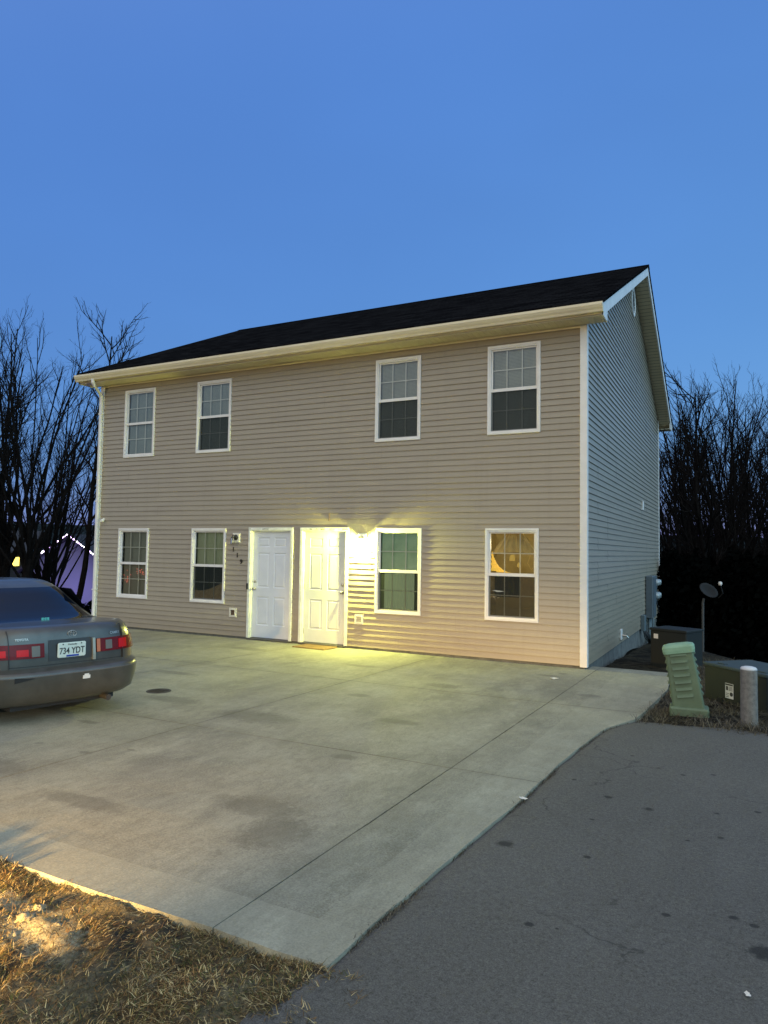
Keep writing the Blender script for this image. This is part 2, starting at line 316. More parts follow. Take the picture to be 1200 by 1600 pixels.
# ------------------------------------------------------------------ mesh helpers
class MB:
    def __init__(s): s.v = []; s.f = []; s.smooth = False
    def quad(s, a, b, c, d):
        n = len(s.v); s.v += [tuple(a), tuple(b), tuple(c), tuple(d)]; s.f.append((n, n+1, n+2, n+3))
    def box(s, x0, x1, y0, y1, z0, z1, mtx=None):
        n = len(s.v); vs = [(x0, y0, z0), (x1, y0, z0), (x1, y1, z0), (x0, y1, z0), (x0, y0, z1), (x1, y0, z1), (x1, y1, z1), (x0, y1, z1)]
        if mtx is not None: vs = [tuple(mtx @ Vector(v)) for v in vs]
        s.v += vs; s.f += [tuple(n+i for i in f) for f in ((0, 3, 2, 1), (4, 5, 6, 7), (0, 1, 5, 4), (1, 2, 6, 5), (2, 3, 7, 6), (3, 0, 4, 7))]
    def bbox(s, x0, x1, y0, y1, z0, z1, r=.01, mtx=None):      # box with chamfered vertical and top edges
        def ring(i, z): return [(x0+i, y0+r, z), (x0+r, y0+i, z), (x1-r, y0+i, z), (x1-i, y0+r, z), (x1-i, y1-r, z), (x1-r, y1-i, z), (x0+r, y1-i, z), (x0+i, y1-r, z)]
        s.loft([ring(0, z0), ring(0, z1-r), ring(r*.7, z1)], mtx)
    def loft(s, rings, mtx=None, cap=True, closed=True):
        n0 = len(s.v); k = len(rings[0])
        for r in rings: s.v += [tuple(mtx @ Vector(p)) if mtx is not None else tuple(p) for p in r]
        for i in range(len(rings)-1):
            for j in range(k if closed else k-1):
                a = n0+i*k+j; b = n0+i*k+(j+1) % k; s.f.append((a, b, b+k, a+k))
        if cap:
            s.f.append(tuple(n0+j for j in range(k))[::-1]); s.f.append(tuple(n0+(len(rings)-1)*k+j for j in range(k)))
    def tube(s, pts, rad, n=8, cap=True):
        pts = [Vector(p) for p in pts]; rings = []
        if isinstance(rad, (int, float)): rad = [rad]*len(pts)
        ref = None
        for i, p in enumerate(pts):
            t = (pts[min(i+1, len(pts)-1)]-pts[max(i-1, 0)])
            t = t.normalized() if t.length > 1e-9 else Vector((0, 0, 1))
            if ref is None: ref = Vector((1, 0, 0)) if abs(t.x) < .8 else Vector((0, 1, 0))
            a = (ref-t*ref.dot(t))
            if a.length < 1e-4: a = t.orthogonal()
            a.normalize(); b = t.cross(a); ref = a
            rings.append([tuple(p+(a*math.cos(2*math.pi*k/n)+b*math.sin(2*math.pi*k/n))*rad[i]) for k in range(n)])
        s.loft(rings, None, cap)
    def lathe(s, prof, c=(0, 0, 0), n=20, mtx=None, axis='z'):
        rings = []
        for (r, h) in prof:
            rg = []
            for k in range(n):
                a = 2*math.pi*k/n; x, y = r*math.cos(a), r*math.sin(a)
                p = (x, y, h) if axis == 'z' else ((x, h, y) if axis == 'y' else (h, x, y))
                rg.append((c[0]+p[0], c[1]+p[1], c[2]+p[2]))
            rings.append(rg)
        s.loft(rings, mtx)
    def ring_frame(s, x0, x1, z0, z1, w, y0, y1, wz=None):   # rectangular frame in the xz plane, y0 front
        wz = w if wz is None else wz
        O = [(x0, z0), (x1, z0), (x1, z1), (x0, z1)]; I = [(x0+w, z0+wz), (x1-w, z0+wz), (x1-w, z1-wz), (x0+w, z1-wz)]
        for i in range(4):
            j = (i+1) % 4
            s.quad((O[i][0], y0, O[i][1]), (O[j][0], y0, O[j][1]), (I[j][0], y0, I[j][1]), (I[i][0], y0, I[i][1]))
            s.quad((O[i][0], y1, O[i][1]), (I[i][0], y1, I[i][1]), (I[j][0], y1, I[j][1]), (O[j][0], y1, O[j][1]))
            s.quad((O[i][0], y0, O[i][1]), (O[i][0], y1, O[i][1]), (O[j][0], y1, O[j][1]), (O[j][0], y0, O[j][1]))
            s.quad((I[i][0], y0, I[i][1]), (I[j][0], y0, I[j][1]), (I[j][0], y1, I[j][1]), (I[i][0], y1, I[i][1]))
    def build(s, name, m, parent=None, org=None, smooth=False, bevel=0):
        me = bpy.data.meshes.new(name)
        vs = s.v if org is None else [(a-org[0], b-org[1], c-org[2]) for a, b, c in s.v]
        me.from_pydata(vs, [], s.f); me.validate(); me.materials.append(m if not isinstance(m, str) else M[m])
        if smooth: me.polygons.foreach_set('use_smooth', [True]*len(me.polygons))
        o = bpy.data.objects.new(name, me); COL.objects.link(o)
        if parent is not None: o.parent = parent
        if bevel:
            b = o.modifiers.new('bevel', 'BEVEL'); b.width = bevel; b.segments = 2; b.limit_method = 'ANGLE'
        return o
def tag(o, label=None, cat=None, group=None, kind=None):
    if label: o['label'] = label
    if cat: o['category'] = cat
    if group: o['group'] = group
    if kind: o['kind'] = kind
    return o
def empty(name, loc, rz=0, **kw):
    o = bpy.data.objects.new(name, None); COL.objects.link(o); o.location = loc; o.rotation_euler = (0, 0, rz); o.empty_display_size = .1
    return tag(o, **kw)
def text_mb(txt, size, depth=.001, shear=0, bold=0):
    c = bpy.data.curves.new('t', 'FONT'); c.body = txt; c.size = size; c.extrude = depth; c.align_x = 'CENTER'; c.align_y = 'CENTER'; c.shear = shear; c.offset = bold
    o = bpy.data.objects.new('t', c); COL.objects.link(o); dg = bpy.context.evaluated_depsgraph_get()
    me = bpy.data.meshes.new_from_object(o.evaluated_get(dg)); mb = MB()
    mb.v = [tuple(v.co) for v in me.vertices]; mb.f = [tuple(p.vertices) for p in me.polygons]
    bpy.data.objects.remove(o); bpy.data.curves.remove(c); bpy.data.meshes.remove(me); return mb

# ------------------------------------------------------------------ ground
def sstep(a, b, x):
    t = max(0, min(1, (x-a)/(b-a))); return t*t*(3-2*t)
def G(x, y):
    z = -.21-.018*max(y, -11.5) if y < 0 else -.21-.045*min(y, 9)-.13*max(0, min(y, 26)-9)
    z -= sstep(-12.5, -24, x)*1.6
    s = (x-1.3)*.943+(y-6)*.33
    if s > 0: z -= min(.26*s, 2.4)*sstep(-2.6, .4, y)
    r = math.hypot(x, y)
    if r > 60: z -= 0
    return max(z, -3.4)
def grid(name, m, xs, ys, f, **kw):
    mb = MB()
    for y in ys:
        for x in xs: mb.v.append((x, y, f(x, y)))
    k = len(xs)
    for j in range(len(ys)-1):
        for i in range(k-1): mb.f.append((j*k+i, j*k+i+1, (j+1)*k+i+1, (j+1)*k+i))
    return mb.build(name, m, smooth=True, **kw)
def spaced(a, b, c, d, step):          # coarse outside, fine inside [b,c]
    o = []; x = b
    while x < c+1e-6: o.append(x); x += step
    st = step; x = o[-1]
    while x < d: st *= 1.35; x += st; o.append(x)
    st = step; x = o[0]
    while x > a: st *= 1.35; x -= st; o.insert(0, x)
    return o
def terr(x, y):
    z = G(x, y)-.13
    if y > 4: z += mnoise.noise(Vector((x*.3, y*.3, 0)))*.12
    return z
tag(grid('terrain', 'terrain', spaced(-900, -26, 14, 900, .5), spaced(-900, -13, 24, 900, .5), terr), kind='structure')

def jit(x, y, a): return mnoise.noise(Vector((x*2.3, y*2.3, 5)))*a+mnoise.noise(Vector((x*9, y*9, 9)))*a*.4
def redge(y):                           # right edge of the slab
    pts = [(-8.95, .74), (-7.7, .79), (-6.5, .86), (-5.7, .87), (-4.1, .97), (-3.75, 1.07), (-3.4, 1.19), (-1.26, 1.31), (-.25, 1.25), (1.3, 1.15)]
    for (a, xa), (b, xb) in zip(pts, pts[1:]):
        if y <= b: return xa+(xb-xa)*max(0, (y-a))/(b-a)+jit(0, y, .012)
    return pts[-1][1]
mb = MB(); GAP = .0032; TH = .14
xb = [-12.6, -10.5, -7.85, -5.18, -2.5, .165, 9]; yb = [-8.93, -6.12, -3.05, -.005]
for i in range(6):
    for j in range(3):
        x0, x1 = xb[i]+GAP, xb[i+1]-GAP; y0, y1 = yb[j]+GAP, yb[j+1]-(GAP if j < 2 else 0)
        ny = 16 if i == 5 else 6; nx = 12
        y0_ = y0
        rows = []
        for b in range(ny+1):
            y = y0+(y1-y0)*b/ny; xe = min(x1, redge(y)); row = []
            for a in range(nx+1):
                x = x0+(xe-x0)*a/nx; yy = y+(jit(x, 0, .014) if (j == 0 and b == 0) else 0)
                row.append((x, yy, G(x, yy)+jit(x, yy, .003)))
            rows.append(row)
        n0 = len(mb.v); k = nx+1
        for r_ in rows: mb.v += r_
        for b in range(ny):
            for a in range(nx): mb.f.append((n0+b*k+a, n0+b*k+a+1, n0+(b+1)*k+a+1, n0+(b+1)*k+a))
        loop = [rows[0][a] for a in range(nx+1)]+[rows[b][nx] for b in range(1, ny+1)]+[rows[ny][a] for a in range(nx-1, -1, -1)]+[rows[b][0] for b in range(ny-1, 0, -1)]
        for p, q in zip(loop, loop[1:]+loop[:1]): mb.quad((p[0], p[1], p[2]-TH), (q[0], q[1], q[2]-TH), q, p)
# little apron reaching past the house corner
mb.v += []
rows = [[(.02+(redge(y)-.02)*a/4, y, G(0, min(y, 0))-.03*max(y, 0)) for a in range(5)] for y in (.0, .25, .45)]
n0 = len(mb.v)
for r_ in rows: mb.v += r_
for b in range(2):
    for a in range(4): mb.f.append((n0+b*5+a, n0+b*5+a+1, n0+(b+1)*5+a+1, n0+(b+1)*5+a))
for a in range(4): p, q = rows[2][a], rows[2][a+1]; mb.quad(q, p, (p[0], p[1], p[2]-.1), (q[0], q[1], q[2]-.1))
p, q = rows[0][4], rows[2][4]; mb.quad(p, (p[0], p[1], p[2]-.1), (q[0], q[1], q[2]-.1), q)
tag(mb.build('driveway', 'concrete'), kind='structure')
mb = MB(); mb.quad((-12.6, -8.9, G(0, -8.9)-.03), (.7, -8.9, G(0, -8.9)-.03), (.7, -.02, -.24), (-12.6, -.02, -.24))
tag(mb.build('driveway_joint_bed', mat('joint_dirt', (.03, .026, .018), 1)), kind='structure')

# asphalt, its left edge ragged against the slab
mb = MB(); ys = []
y = -40.0
while y < -13: ys.append(y); y += 1.5
while y < -3.2: ys.append(y); y += .06
xsr = [0, .05, .15, .4, 1, 2, 3.5, 6, 10, 16, 28]
def aedge(y):
    if y < -8.95: return .70+(-8.95-y)*-.16+jit(1, y, .07)
    return redge(y)+.009+jit(3, y, .012)
rows = []
for y in ys:
    e = aedge(y); rows.append([(e+x, y if y < -3.3 else y, G(e+x, y)-.005-(.012 if i == 0 else 0)+mnoise.noise(Vector((x*.6, y*.6, 2)))*.004*min(1, x)) for i, x in enumerate(xsr)])
last = rows[-1]; far = [(p[0], -3.30+.115*(p[0]-1.25)*0-(.0 if p[0] < 1.2 else .04*(p[0]-1.2))+jit(p[0], 7, .05), p[2]) for p in last]
rows = [r_ for r_ in rows if r_[0][1] < -3.62]
far2 = [(p[0], -3.45+(.08 if p[0] < 1.6 else .0)+min(.35, max(0, p[0]-1.3)*.3)+jit(p[0], 7, .04), G(p[0], -3.3)-.024) for p in last]
rows.append(far2)
k = len(xsr)
for r_ in rows: mb.v += r_
for b in range(len(rows)-1):
    for a in range(k-1): mb.f.append((b*k+a, b*k+a+1, (b+1)*k+a+1, (b+1)*k+a))
tag(mb.build('asphalt_road', 'asphalt', smooth=True), kind='structure')

# front verge and the strip of dirt right of the slab
def verge(x, y):
    z = G(x, y)-.036-.035*sstep(-9.0, -9.5, y)
    z += mnoise.noise(Vector((x*2.2, y*2.2, 1)))*.05*(1-.6*sstep(-9.25, -8.95, y))+mnoise.noise(Vector((x*7, y*7, 3)))*.038*(1-.5*sstep(-9.2, -8.95, y))+max(0, mnoise.noise(Vector((x*17, y*17, 3))))*.03
    if x > .45: z += .02*sstep(.45, .7, x)-max(0, x-.74)*.25
    z += .045*sstep(-.92, -1.12, x)*sstep(-9.5, -9.0, y)
    return z
xs = [-6+i*.25 for i in range(13)]+[-3+i*.03 for i in range(1, 128)]; ys = [-13+i*.2 for i in range(10)]+[-11+i*.03 for i in range(70)]
tag(grid('verge', 'soil', xs, ys, verge), kind='structure')
def patch(x, y):
    return G(x, y)-.05+mnoise.noise(Vector((x*3, y*3, 1)))*.03+mnoise.noise(Vector((x*11, y*11, 3)))*.018+.02*sstep(1.2, 2, x)
def soil2():
    m, nt, b = nodes('dark_litter'); b.inputs['Roughness'].default_value = .98; b.inputs['Specular IOR Level'].default_value = .1
    co = tex_coord(nt, 'World')
    c = mix(nt, ramp(nt, noise(nt, co, 4, 6, .75), .40, .64), (.012, .010, .007), (.055, .046, .030))
    nt.links.new(c, b.inputs['Base Color']); bump(nt, b, noise(nt, co, 50, 6, .8), 1, .03); return m
M['soil2'] = soil2()
tag(grid('dirt_patch', 'soil2', [.1+i*.07 for i in range(90)], [-3.9+i*.09 for i in range(130)], patch), kind='structure')

def blade_mesh(name, m, n, xr, yr, hf, ln, w, lift, keep=None, seed=1):
    rng = random.Random(seed); mb = MB(); k = 0; tries = 0
    while k < n and tries < n*6:
        tries += 1
        x = rng.uniform(*xr); y = rng.uniform(*yr)
        if keep and not keep(x, y, rng): continue
        k += 1; cl = mnoise.noise(Vector((x*2.2, y*2.2, 8)))
        a = rng.uniform(0, 2*math.pi)*.55+cl*5; L = rng.uniform(*ln); e = rng.uniform(*lift)*(1.8 if rng.random() < .35 else 1)
        d = Vector((math.cos(a), math.sin(a), 0)); s_ = Vector((-d.y, d.x, 0))*rng.uniform(w*.5, w)
        p0 = Vector((x, y, hf(x, y)+rng.uniform(0, .012)))
        p1 = p0+d*L*.5+Vector((0, 0, math.sin(e)*L*.55)); p2 = p0+d*L+Vector((0, 0, math.sin(e)*L*.55+rng.uniform(-.3, .25)*L*.5))
        i = len(mb.v); mb.v += [tuple(p0-s_), tuple(p0+s_), tuple(p1+s_*.8), tuple(p1-s_*.8), tuple(p2)]
        mb.f += [(i, i+1, i+2, i+3), (i+3, i+2, i+4)]
    return mb.build(name, m)
BARE = gnd(60, 1440)
def kv(x, y, rng):
    if x > .80+(-9-y)*-.2: return rng.random() < .16 and x < .98+(-9-y)*-.2 and mnoise.noise(Vector((x*6, y*6, 2))) > 0
    d = mnoise.noise(Vector((x*2.6, y*2.6, 20)))
    bare = math.exp(-(((x-BARE[0])/.30)**2+((y-BARE[1])/.14)**2))
    return rng.random() < (.30+1.3*max(0, d+.22))*(1-.85*bare)
tag(blade_mesh('dry_grass', 'straw', 70000, (-2.4, 1.0), (-10.7, -8.92), (lambda x, y: max(verge(x, y), G(x, y)-.01) if x > .78 else verge(x, y)), (.012, .055), .0016, (.0, .5), kv), kind='stuff')
def kp(x, y, rng):
    if x < redge(min(y, 1.2))+.0: return False
    return rng.random() < .25+.9*max(0, mnoise.noise(Vector((x*2, y*2, 31)))+.1)
tag(blade_mesh('dead_weeds', 'weeds', 16000, (1.0, 3.8), (-3.55, 3.5), patch, (.04, .16), .0035, (.05, 1.0), kp, 3), kind='stuff')
def ke(x, y, rng): return rng.random() < .8*max(0, mnoise.noise(Vector((x, y*1.6, 44)))+.12)
mbx = blade_mesh('edge_weeds', 'weeds', 3200, (-.02, .03), (-8.8, -3.6), lambda x, y: G(x, y)-.03, (.015, .05), .002, (.2, 1.2), ke, 5)
for v in mbx.data.vertices: v.co.x += redge(v.co.y)+.006
tag(mbx, kind='stuff')
# pale clods of soil in the verge
rng = random.Random(4)
for i, (u, v, r) in enumerate(((40, 1422, .045), (62, 1412, .035), (20, 1438, .03), (90, 1430, .025), (205, 1432, .015), (225, 1443, .014))):
    p = gnd(u, v); mb = MB(); nseg = 18
    for a in range(11):
        ph = -math.pi/2+math.pi*a/10
        for b in range(nseg):
            th = 2*math.pi*b/nseg; q = Vector((math.cos(ph)*math.cos(th), math.cos(ph)*math.sin(th), math.sin(ph)*.55))
            q *= r*.8*(1+.8*mnoise.noise(q*2.6+Vector((i*7, 0, 0)))+.4*mnoise.noise(q*7+Vector((i*7, 0, 0)))); mb.v.append((q.x, q.y, q.z))
    for a in range(10):
        for b in range(nseg): mb.f.append((a*nseg+b, a*nseg+(b+1) % nseg, (a+1)*nseg+(b+1) % nseg, (a+1)*nseg+b))
    o = mb.build('soil_clod', mat('clod', (.32, .27, .18), .95, (.20, .16, .10), 60, .5, 90, .004), smooth=True)
    o.location = (p.x, p.y, verge(p.x, p.y)-.004)
    tag(o, 'pale dry clod of soil lying in the dry grass verge by the driveway edge', 'clod', 'pale clods in the verge')

# ------------------------------------------------------------------ the house
HO = (-5.45, 5.3, -.21)
WX0, WX1, WD = -10.92, 0.0, 10.6
ZS, ZE, ZR = -.165, 5.28, 8.10          # siding bottom, soffit, ridge
ROOFM = (ZR-5.45)/5.7                    # slope
house = empty('duplex_house', HO, label='two storey taupe vinyl sided duplex with dark gable roof and two white front doors', cat='house')
EX = .1016
def siding(mb, P, U, N, u0, u1, z0, z1, holes=(), gable=None, seed=0):
    """P origin, U along, N outward; real lapped courses"""
    P, U, N = Vector(P), Vector(U), Vector(N); z = z0; c = 0; rng = random.Random(seed); JO = [rng.choice((P.x if False else 0, 0))+rng.uniform(0, 3.66) for _ in range(80)]
    def pt(u, zz, o): return tuple(P+U*u+N*o+Vector((0, 0, zz)))
    def lim(zz): return gable(zz) if gable else (u0, u1)
    while z < z1-1e-4:
        zt = min(z+EX, z1); cuts = sorted({z, zt, *[h for hh in holes for h in (hh[2], hh[3]) if z < h < zt]})
        def off(zz): return .020-.017*((zz-z)/EX)**.85
        joints = rng.uniform(0, 3.6)
        for a, b in zip(cuts, cuts[1:]):
            m_ = (a+b)/2; la, lb = lim(a), lim(b); segs = [(max(la[0], u0), min(la[1], u1))]
            if segs[0][1] <= segs[0][0]: continue
            for hh in holes:
                if hh[2] < m_ < hh[3]:
                    ns = []
                    for s0, s1 in segs:
                        if hh[0] > s0: ns.append((s0, min(s1, hh[0])))
                        if hh[1] < s1: ns.append((max(s0, hh[1]), s1))
                    segs = [q for q in ns if q[1]-q[0] > 1e-4]
            for s0, s1 in segs:
                k = max(1, int((s1-s0)/.9)); bk = [s0+(s1-s0)*i/k for i in range(k+1)]; jo = [jt for jt in (JO[c//2]+3.66*q for q in range(-5, 5)) if s0+.02 < jt < s1-.02]; bk = sorted(bk+jo)
                for ua, ub in zip(bk, bk[1:]):
                    ex = .0026*(int((ua+ub+200-2*JO[c//2])/2//3.66) % 2)
                    def w(u): return mnoise.noise(Vector((u*.8+seed, c*.7, 3)))*.0036+mnoise.noise(Vector((u*2.1+seed, c*.3, 8)))*.0015+ex
                    ta, tb = ua, ub
                    if gable: ta = max(lb[0], min(lb[1], ua)); tb = max(lb[0], min(lb[1], ub))
                    mid = (a+b)/2
                    mb.quad(pt(ua, a, off(a)+w(ua)), pt(ub, a, off(a)+w(ub)), pt(tb, b, off(b)+w(ub)), pt(ta, b, off(b)+w(ua)))
                    if a == z: mb.quad(pt(ua, a, -.004), pt(ub, a, -.004), pt(ub, a, off(a)+w(ub)), pt(ua, a, off(a)+w(ua)))
        z += EX; c += 1
WX = {'W': [-9.7073, -7.5979, -3.3323, -1.1784], 'L': [-9.7686, -7.6424, -3.2813, -1.1982]}
WW, ZUT, ZUB, ZLT, ZLB = .908, 5.09, 3.575, 1.995, .465
DX = [-6.0719, -4.8395]; DWo, DZ0, DZ1 = 1.07, -.195, 2.01
holes = []
for x in WX['W']: holes.append((x-WW/2+.03, x+WW/2-.03, ZUB+.03, ZUT-.03))
for x in WX['L']: holes.append((x-WW/2+.03, x+WW/2-.03, ZLB+.03, ZLT-.03))
for x in DX: holes.append((x-DWo/2+.03, x+DWo/2-.03, -.3, DZ1-.03))
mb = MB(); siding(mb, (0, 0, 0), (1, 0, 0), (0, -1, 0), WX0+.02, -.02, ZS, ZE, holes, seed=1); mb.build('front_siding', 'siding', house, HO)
def gab(z):
    if z <= 5.26: return (0.02, WD-.02)
    d = (z-5.20)/ROOFM; return (max(.02, d-.35), min(WD-.02, WD-d+.35)) if False else (max(.02, (z-5.636)/ROOFM), WD-max(.02, (z-5.636)/ROOFM))
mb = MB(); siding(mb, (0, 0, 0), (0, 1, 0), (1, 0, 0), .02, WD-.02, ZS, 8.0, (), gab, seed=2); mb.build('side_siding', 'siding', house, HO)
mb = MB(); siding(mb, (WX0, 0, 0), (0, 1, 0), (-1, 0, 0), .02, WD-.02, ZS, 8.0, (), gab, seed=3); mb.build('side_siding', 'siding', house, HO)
mb = MB(); siding(mb, (0, WD, 0), (1, 0, 0), (0, 1, 0), WX0+.02, -.02, ZS, ZE, (), seed=4); mb.build('rear_siding', 'siding', house, HO)
# sheathing core just behind the siding, open at the windows and doors, and the foundation
mb = MB(); xs = sorted({WX0+.03, -.03, *[h[0] for h in holes], *[h[1] for h in holes]}); zs = sorted({-.20, ZE, *[h[2] for h in holes if h[2] > -.2], *[h[3] for h in holes]})
for a, b in zip(xs, xs[1:]):
    for c, d in zip(zs, zs[1:]):
        if any(h[0]-1e-6 < (a+b)/2 < h[1] and h[2] < (c+d)/2 < h[3] for h in holes): continue
        mb.quad((a, .012, c), (b, .012, c), (b, .012, d), (a, .012, d))
mb.quad((-.03, .02, -.2), (-.03, WD-.02, -.2), (-.03, WD-.02, ZE), (-.03, .02, ZE)); mb.quad((WX0+.03, .02, -.2), (WX0+.03, WD-.02, -.2), (WX0+.03, WD-.02, ZE), (WX0+.03, .02, ZE))
mb.quad((WX0+.03, WD-.03, -.2), (-.03, WD-.03, -.2), (-.03, WD-.03, ZE), (WX0+.03, WD-.03, ZE))
mb.build('sheathing', 'room', house, HO)
mb = MB(); mb.box(WX0+.015, -.012, .008, WD-.01, -1.6, -.168); mb.build('foundation', 'found', house, HO)
# corner posts
for (x, y, sx, sy, nm) in ((0, 0, 1, -1, 'r'), (WX0, 0, -1, -1, 'l'), (0, WD, 1, 1, 'rr'), (WX0, WD, -1, 1, 'lr')):
    mb = MB(); o = .028; w = .085
    xa, xc = sorted((x+sx*o, x-sx*w)); ya, yc = sorted((y+sy*o, y-sy*.004)); mb.box(xa, xc, ya, yc, ZS-.02, ZE-.001)
    xa, xc = sorted((x+sx*o, x-sx*.004)); ya, yc = sorted((y-sy*.0045, y-sy*w)); mb.box(xa, xc, ya, yc, ZS-.02, ZE+.30 if sx > 0 else ZE)
    mb.build('corner_post', 'white', house, HO, bevel=.004)
# roof
RX0, RX1, EY0, EY1, RIDY = WX0-.33, .345, -.40, 11.0, 5.3
mb = MB(); T = .05
for (ya, yb_) in ((EY0-.035, RIDY), (EY1+.035, RIDY)):
    za = 5.45-.035*ROOFM*0+.0; 
    A = [(RX0-.02, ya, za), (RX1+.02, ya, za), (RX1+.02, yb_, ZR+.02), (RX0-.02, yb_, ZR+.02)]
    mb.loft([[(p[0], p[1], p[2]) for p in A], [(p[0], p[1], p[2]+T) for p in A]])
roof = mb.build('roof', 'shingle', house, HO)
mb = MB()
for (a, b) in ((-1, 1),):
    mb.loft([[(RX0-.025, RIDY-.15, ZR+.012), (RX0-.025, RIDY, ZR+.082), (RX0-.025, RIDY+.15, ZR+.012), (RX0-.025, RIDY, ZR+.06)], [(RX1+.025, RIDY-.15, ZR+.012), (RX1+.025, RIDY, ZR+.082), (RX1+.025, RIDY+.15, ZR+.012), (RX1+.025, RIDY, ZR+.06)]])
mb.build('ridge_cap', 'shingle', roof, HO)
# rake boards, their sloping soffits, eave soffits, gutters
for xr, sx in ((RX1, 1), (RX0, -1)):
    for ya in (EY0, EY1):
        mb = MB(); d = .19; xi, xo = xr-sx*.03, xr
        mb.loft([[(xi, ya, 5.448-d), (xo, ya, 5.448-d), (xo, ya, 5.448), (xi, ya, 5.448)], [(xi, RIDY, ZR+.018-d), (xo, RIDY, ZR+.018-d), (xo, RIDY, ZR+.018), (xi, RIDY, ZR+.018)]])
        # boxed return at the eave
        if ya == EY0: mb.loft([[(xi-sx*.001, EY0, 5.262), (xi-sx*.001, -.02, 5.262), (xi-sx*.001, -.02, 5.60), (xi-sx*.001, EY0, 5.40)], [(xo-sx*.004, EY0, 5.262), (xo-sx*.004, -.02, 5.262), (xo-sx*.004, -.02, 5.60), (xo-sx*.004, EY0, 5.40)]])
        else: mb.loft([[(xi-sx*.001, EY1, 5.262), (xi-sx*.001, WD+.02, 5.262), (xi-sx*.001, WD+.02, 5.60), (xi-sx*.001, EY1, 5.40)], [(xo-sx*.004, EY1, 5.262), (xo-sx*.004, WD+.02, 5.262), (xo-sx*.004, WD+.02, 5.60), (xo-sx*.004, EY1, 5.40)]])
        mb.build('rake_board', 'white', house, HO)
        mb = MB(); x0, x1 = sorted((xr-sx*.03, (0.004 if sx > 0 else WX0-.004))); n = 52
        for i in range(n):
            t0, t1 = i/n, (i+.9)/n
            def P(t, x, dz): y = ya+(RIDY-ya)*t; z = 5.448+(ZR+.018-5.448)*t-.165+dz; return (x, y, z)
            mb.quad(P(t0, x0, 0), P(t1, x0, 0), P(t1, x1, 0), P(t0, x1, 0))
            t2 = (i+1)/n; mb.quad(P(t1, x0, .006), P(t2, x0, .006), P(t2, x1, .006), P(t1, x1, .006))
        mb.build('rake_soffit', 'rake_soffit' if 'rake_soffit' in M else 'cream', house, HO)
for (ya, yb_) in ((EY0, -.005), (WD+.005, EY1)):
    mb = MB(); x = RX0+.03
    while x < RX1-.03:
        x2 = min(x+.10, RX1-.03)
        mb.box(x, x2-.008, ya, yb_, ZE-.012, ZE+.002); mb.quad((x2-.008, ya, ZE-.004), (x2, ya, ZE-.004), (x2, yb_, ZE-.004), (x2-.008, yb_, ZE-.004)); x = x2
    mb.build('eave_soffit', 'cream', house, HO)
mb = MB(); mb.box(WX0+.07, -.08, -.036, -.0, ZE-.055, ZE-.013); mb.build('frieze_strip', 'cream', house, HO)
for (ye, s_) in ((EY0, -1), (EY1, 1)):
    prof = [(0, 5.30), (.07, 5.30), (.085, 5.335), (.105, 5.36), (.125, 5.40), (.125, 5.437), (.110, 5.437), (.110, 5.402), (.09, 5.37), (.07, 5.325), (.006, 5.312), (.006, 5.438), (0, 5.438)]
    mb = MB(); mb.box(RX0+.005, RX1-.032, min(ye, ye-s_*.02), max(ye, ye-s_*.02), 5.262, 5.445); mb.build('fascia', 'cream', house, HO)
    mb = MB(); mb.loft([[(RX0-.01, ye+s_*(p[0]+.0015), p[1]) for p in prof], [(RX1+.0, ye+s_*(p[0]+.0015), p[1]) for p in prof]])
    for xe in (RX0-.012, RX1+.002): mb.loft([[(xe-.002, ye+s_*(p[0]), p[1]) for p in prof[:6]+[(0, 5.437)]], [(xe+.002, ye+s_*(p[0]), p[1]) for p in prof[:6]+[(0, 5.437)]]])
    mb.build('gutter', 'cream', house, HO)
# downspout
def rect_pipe(mb, pts, w, d):
    rings = []
    for i, p in enumerate(pts):
        p = Vector(p); t = (Vector(pts[min(i+1, len(pts)-1)])-Vector(pts[max(0, i-1)])).normalized()
        a = Vector((0, 1, 0)); a = (a-t*a.dot(t)).normalized() if abs(t.y) < .95 else Vector((0, 0, 1)); b = t.cross(a).normalized()
        rings.append([tuple(p+b*w*sx+a*d*sy) for sx, sy in ((-1, -.7), (-.7, -1), (.7, -1), (1, -.7), (1, .7), (.7, 1), (-.7, 1), (-1, .7))])
    mb.loft(rings)
mb = MB(); rect_pipe(mb, [(-10.72, -.46, 5.33), (-10.72, -.455, 5.25), (-10.74, -.40, 5.19), (-10.86, -.14, 5.08), (-10.885, -.08, 5.03), (-10.88, -.068, 4.94), (-10.875, -.068, 3), (-10.875, -.068, .1), (-10.875, -.075, -.02), (-10.87, -.14, -.12)], .037, .028)
for z in (4.6, 2.6, .6): mb.box(-10.93, -10.82, -.10, -.028, z, z+.025)
mb.build('downspout', 'white', house, HO)

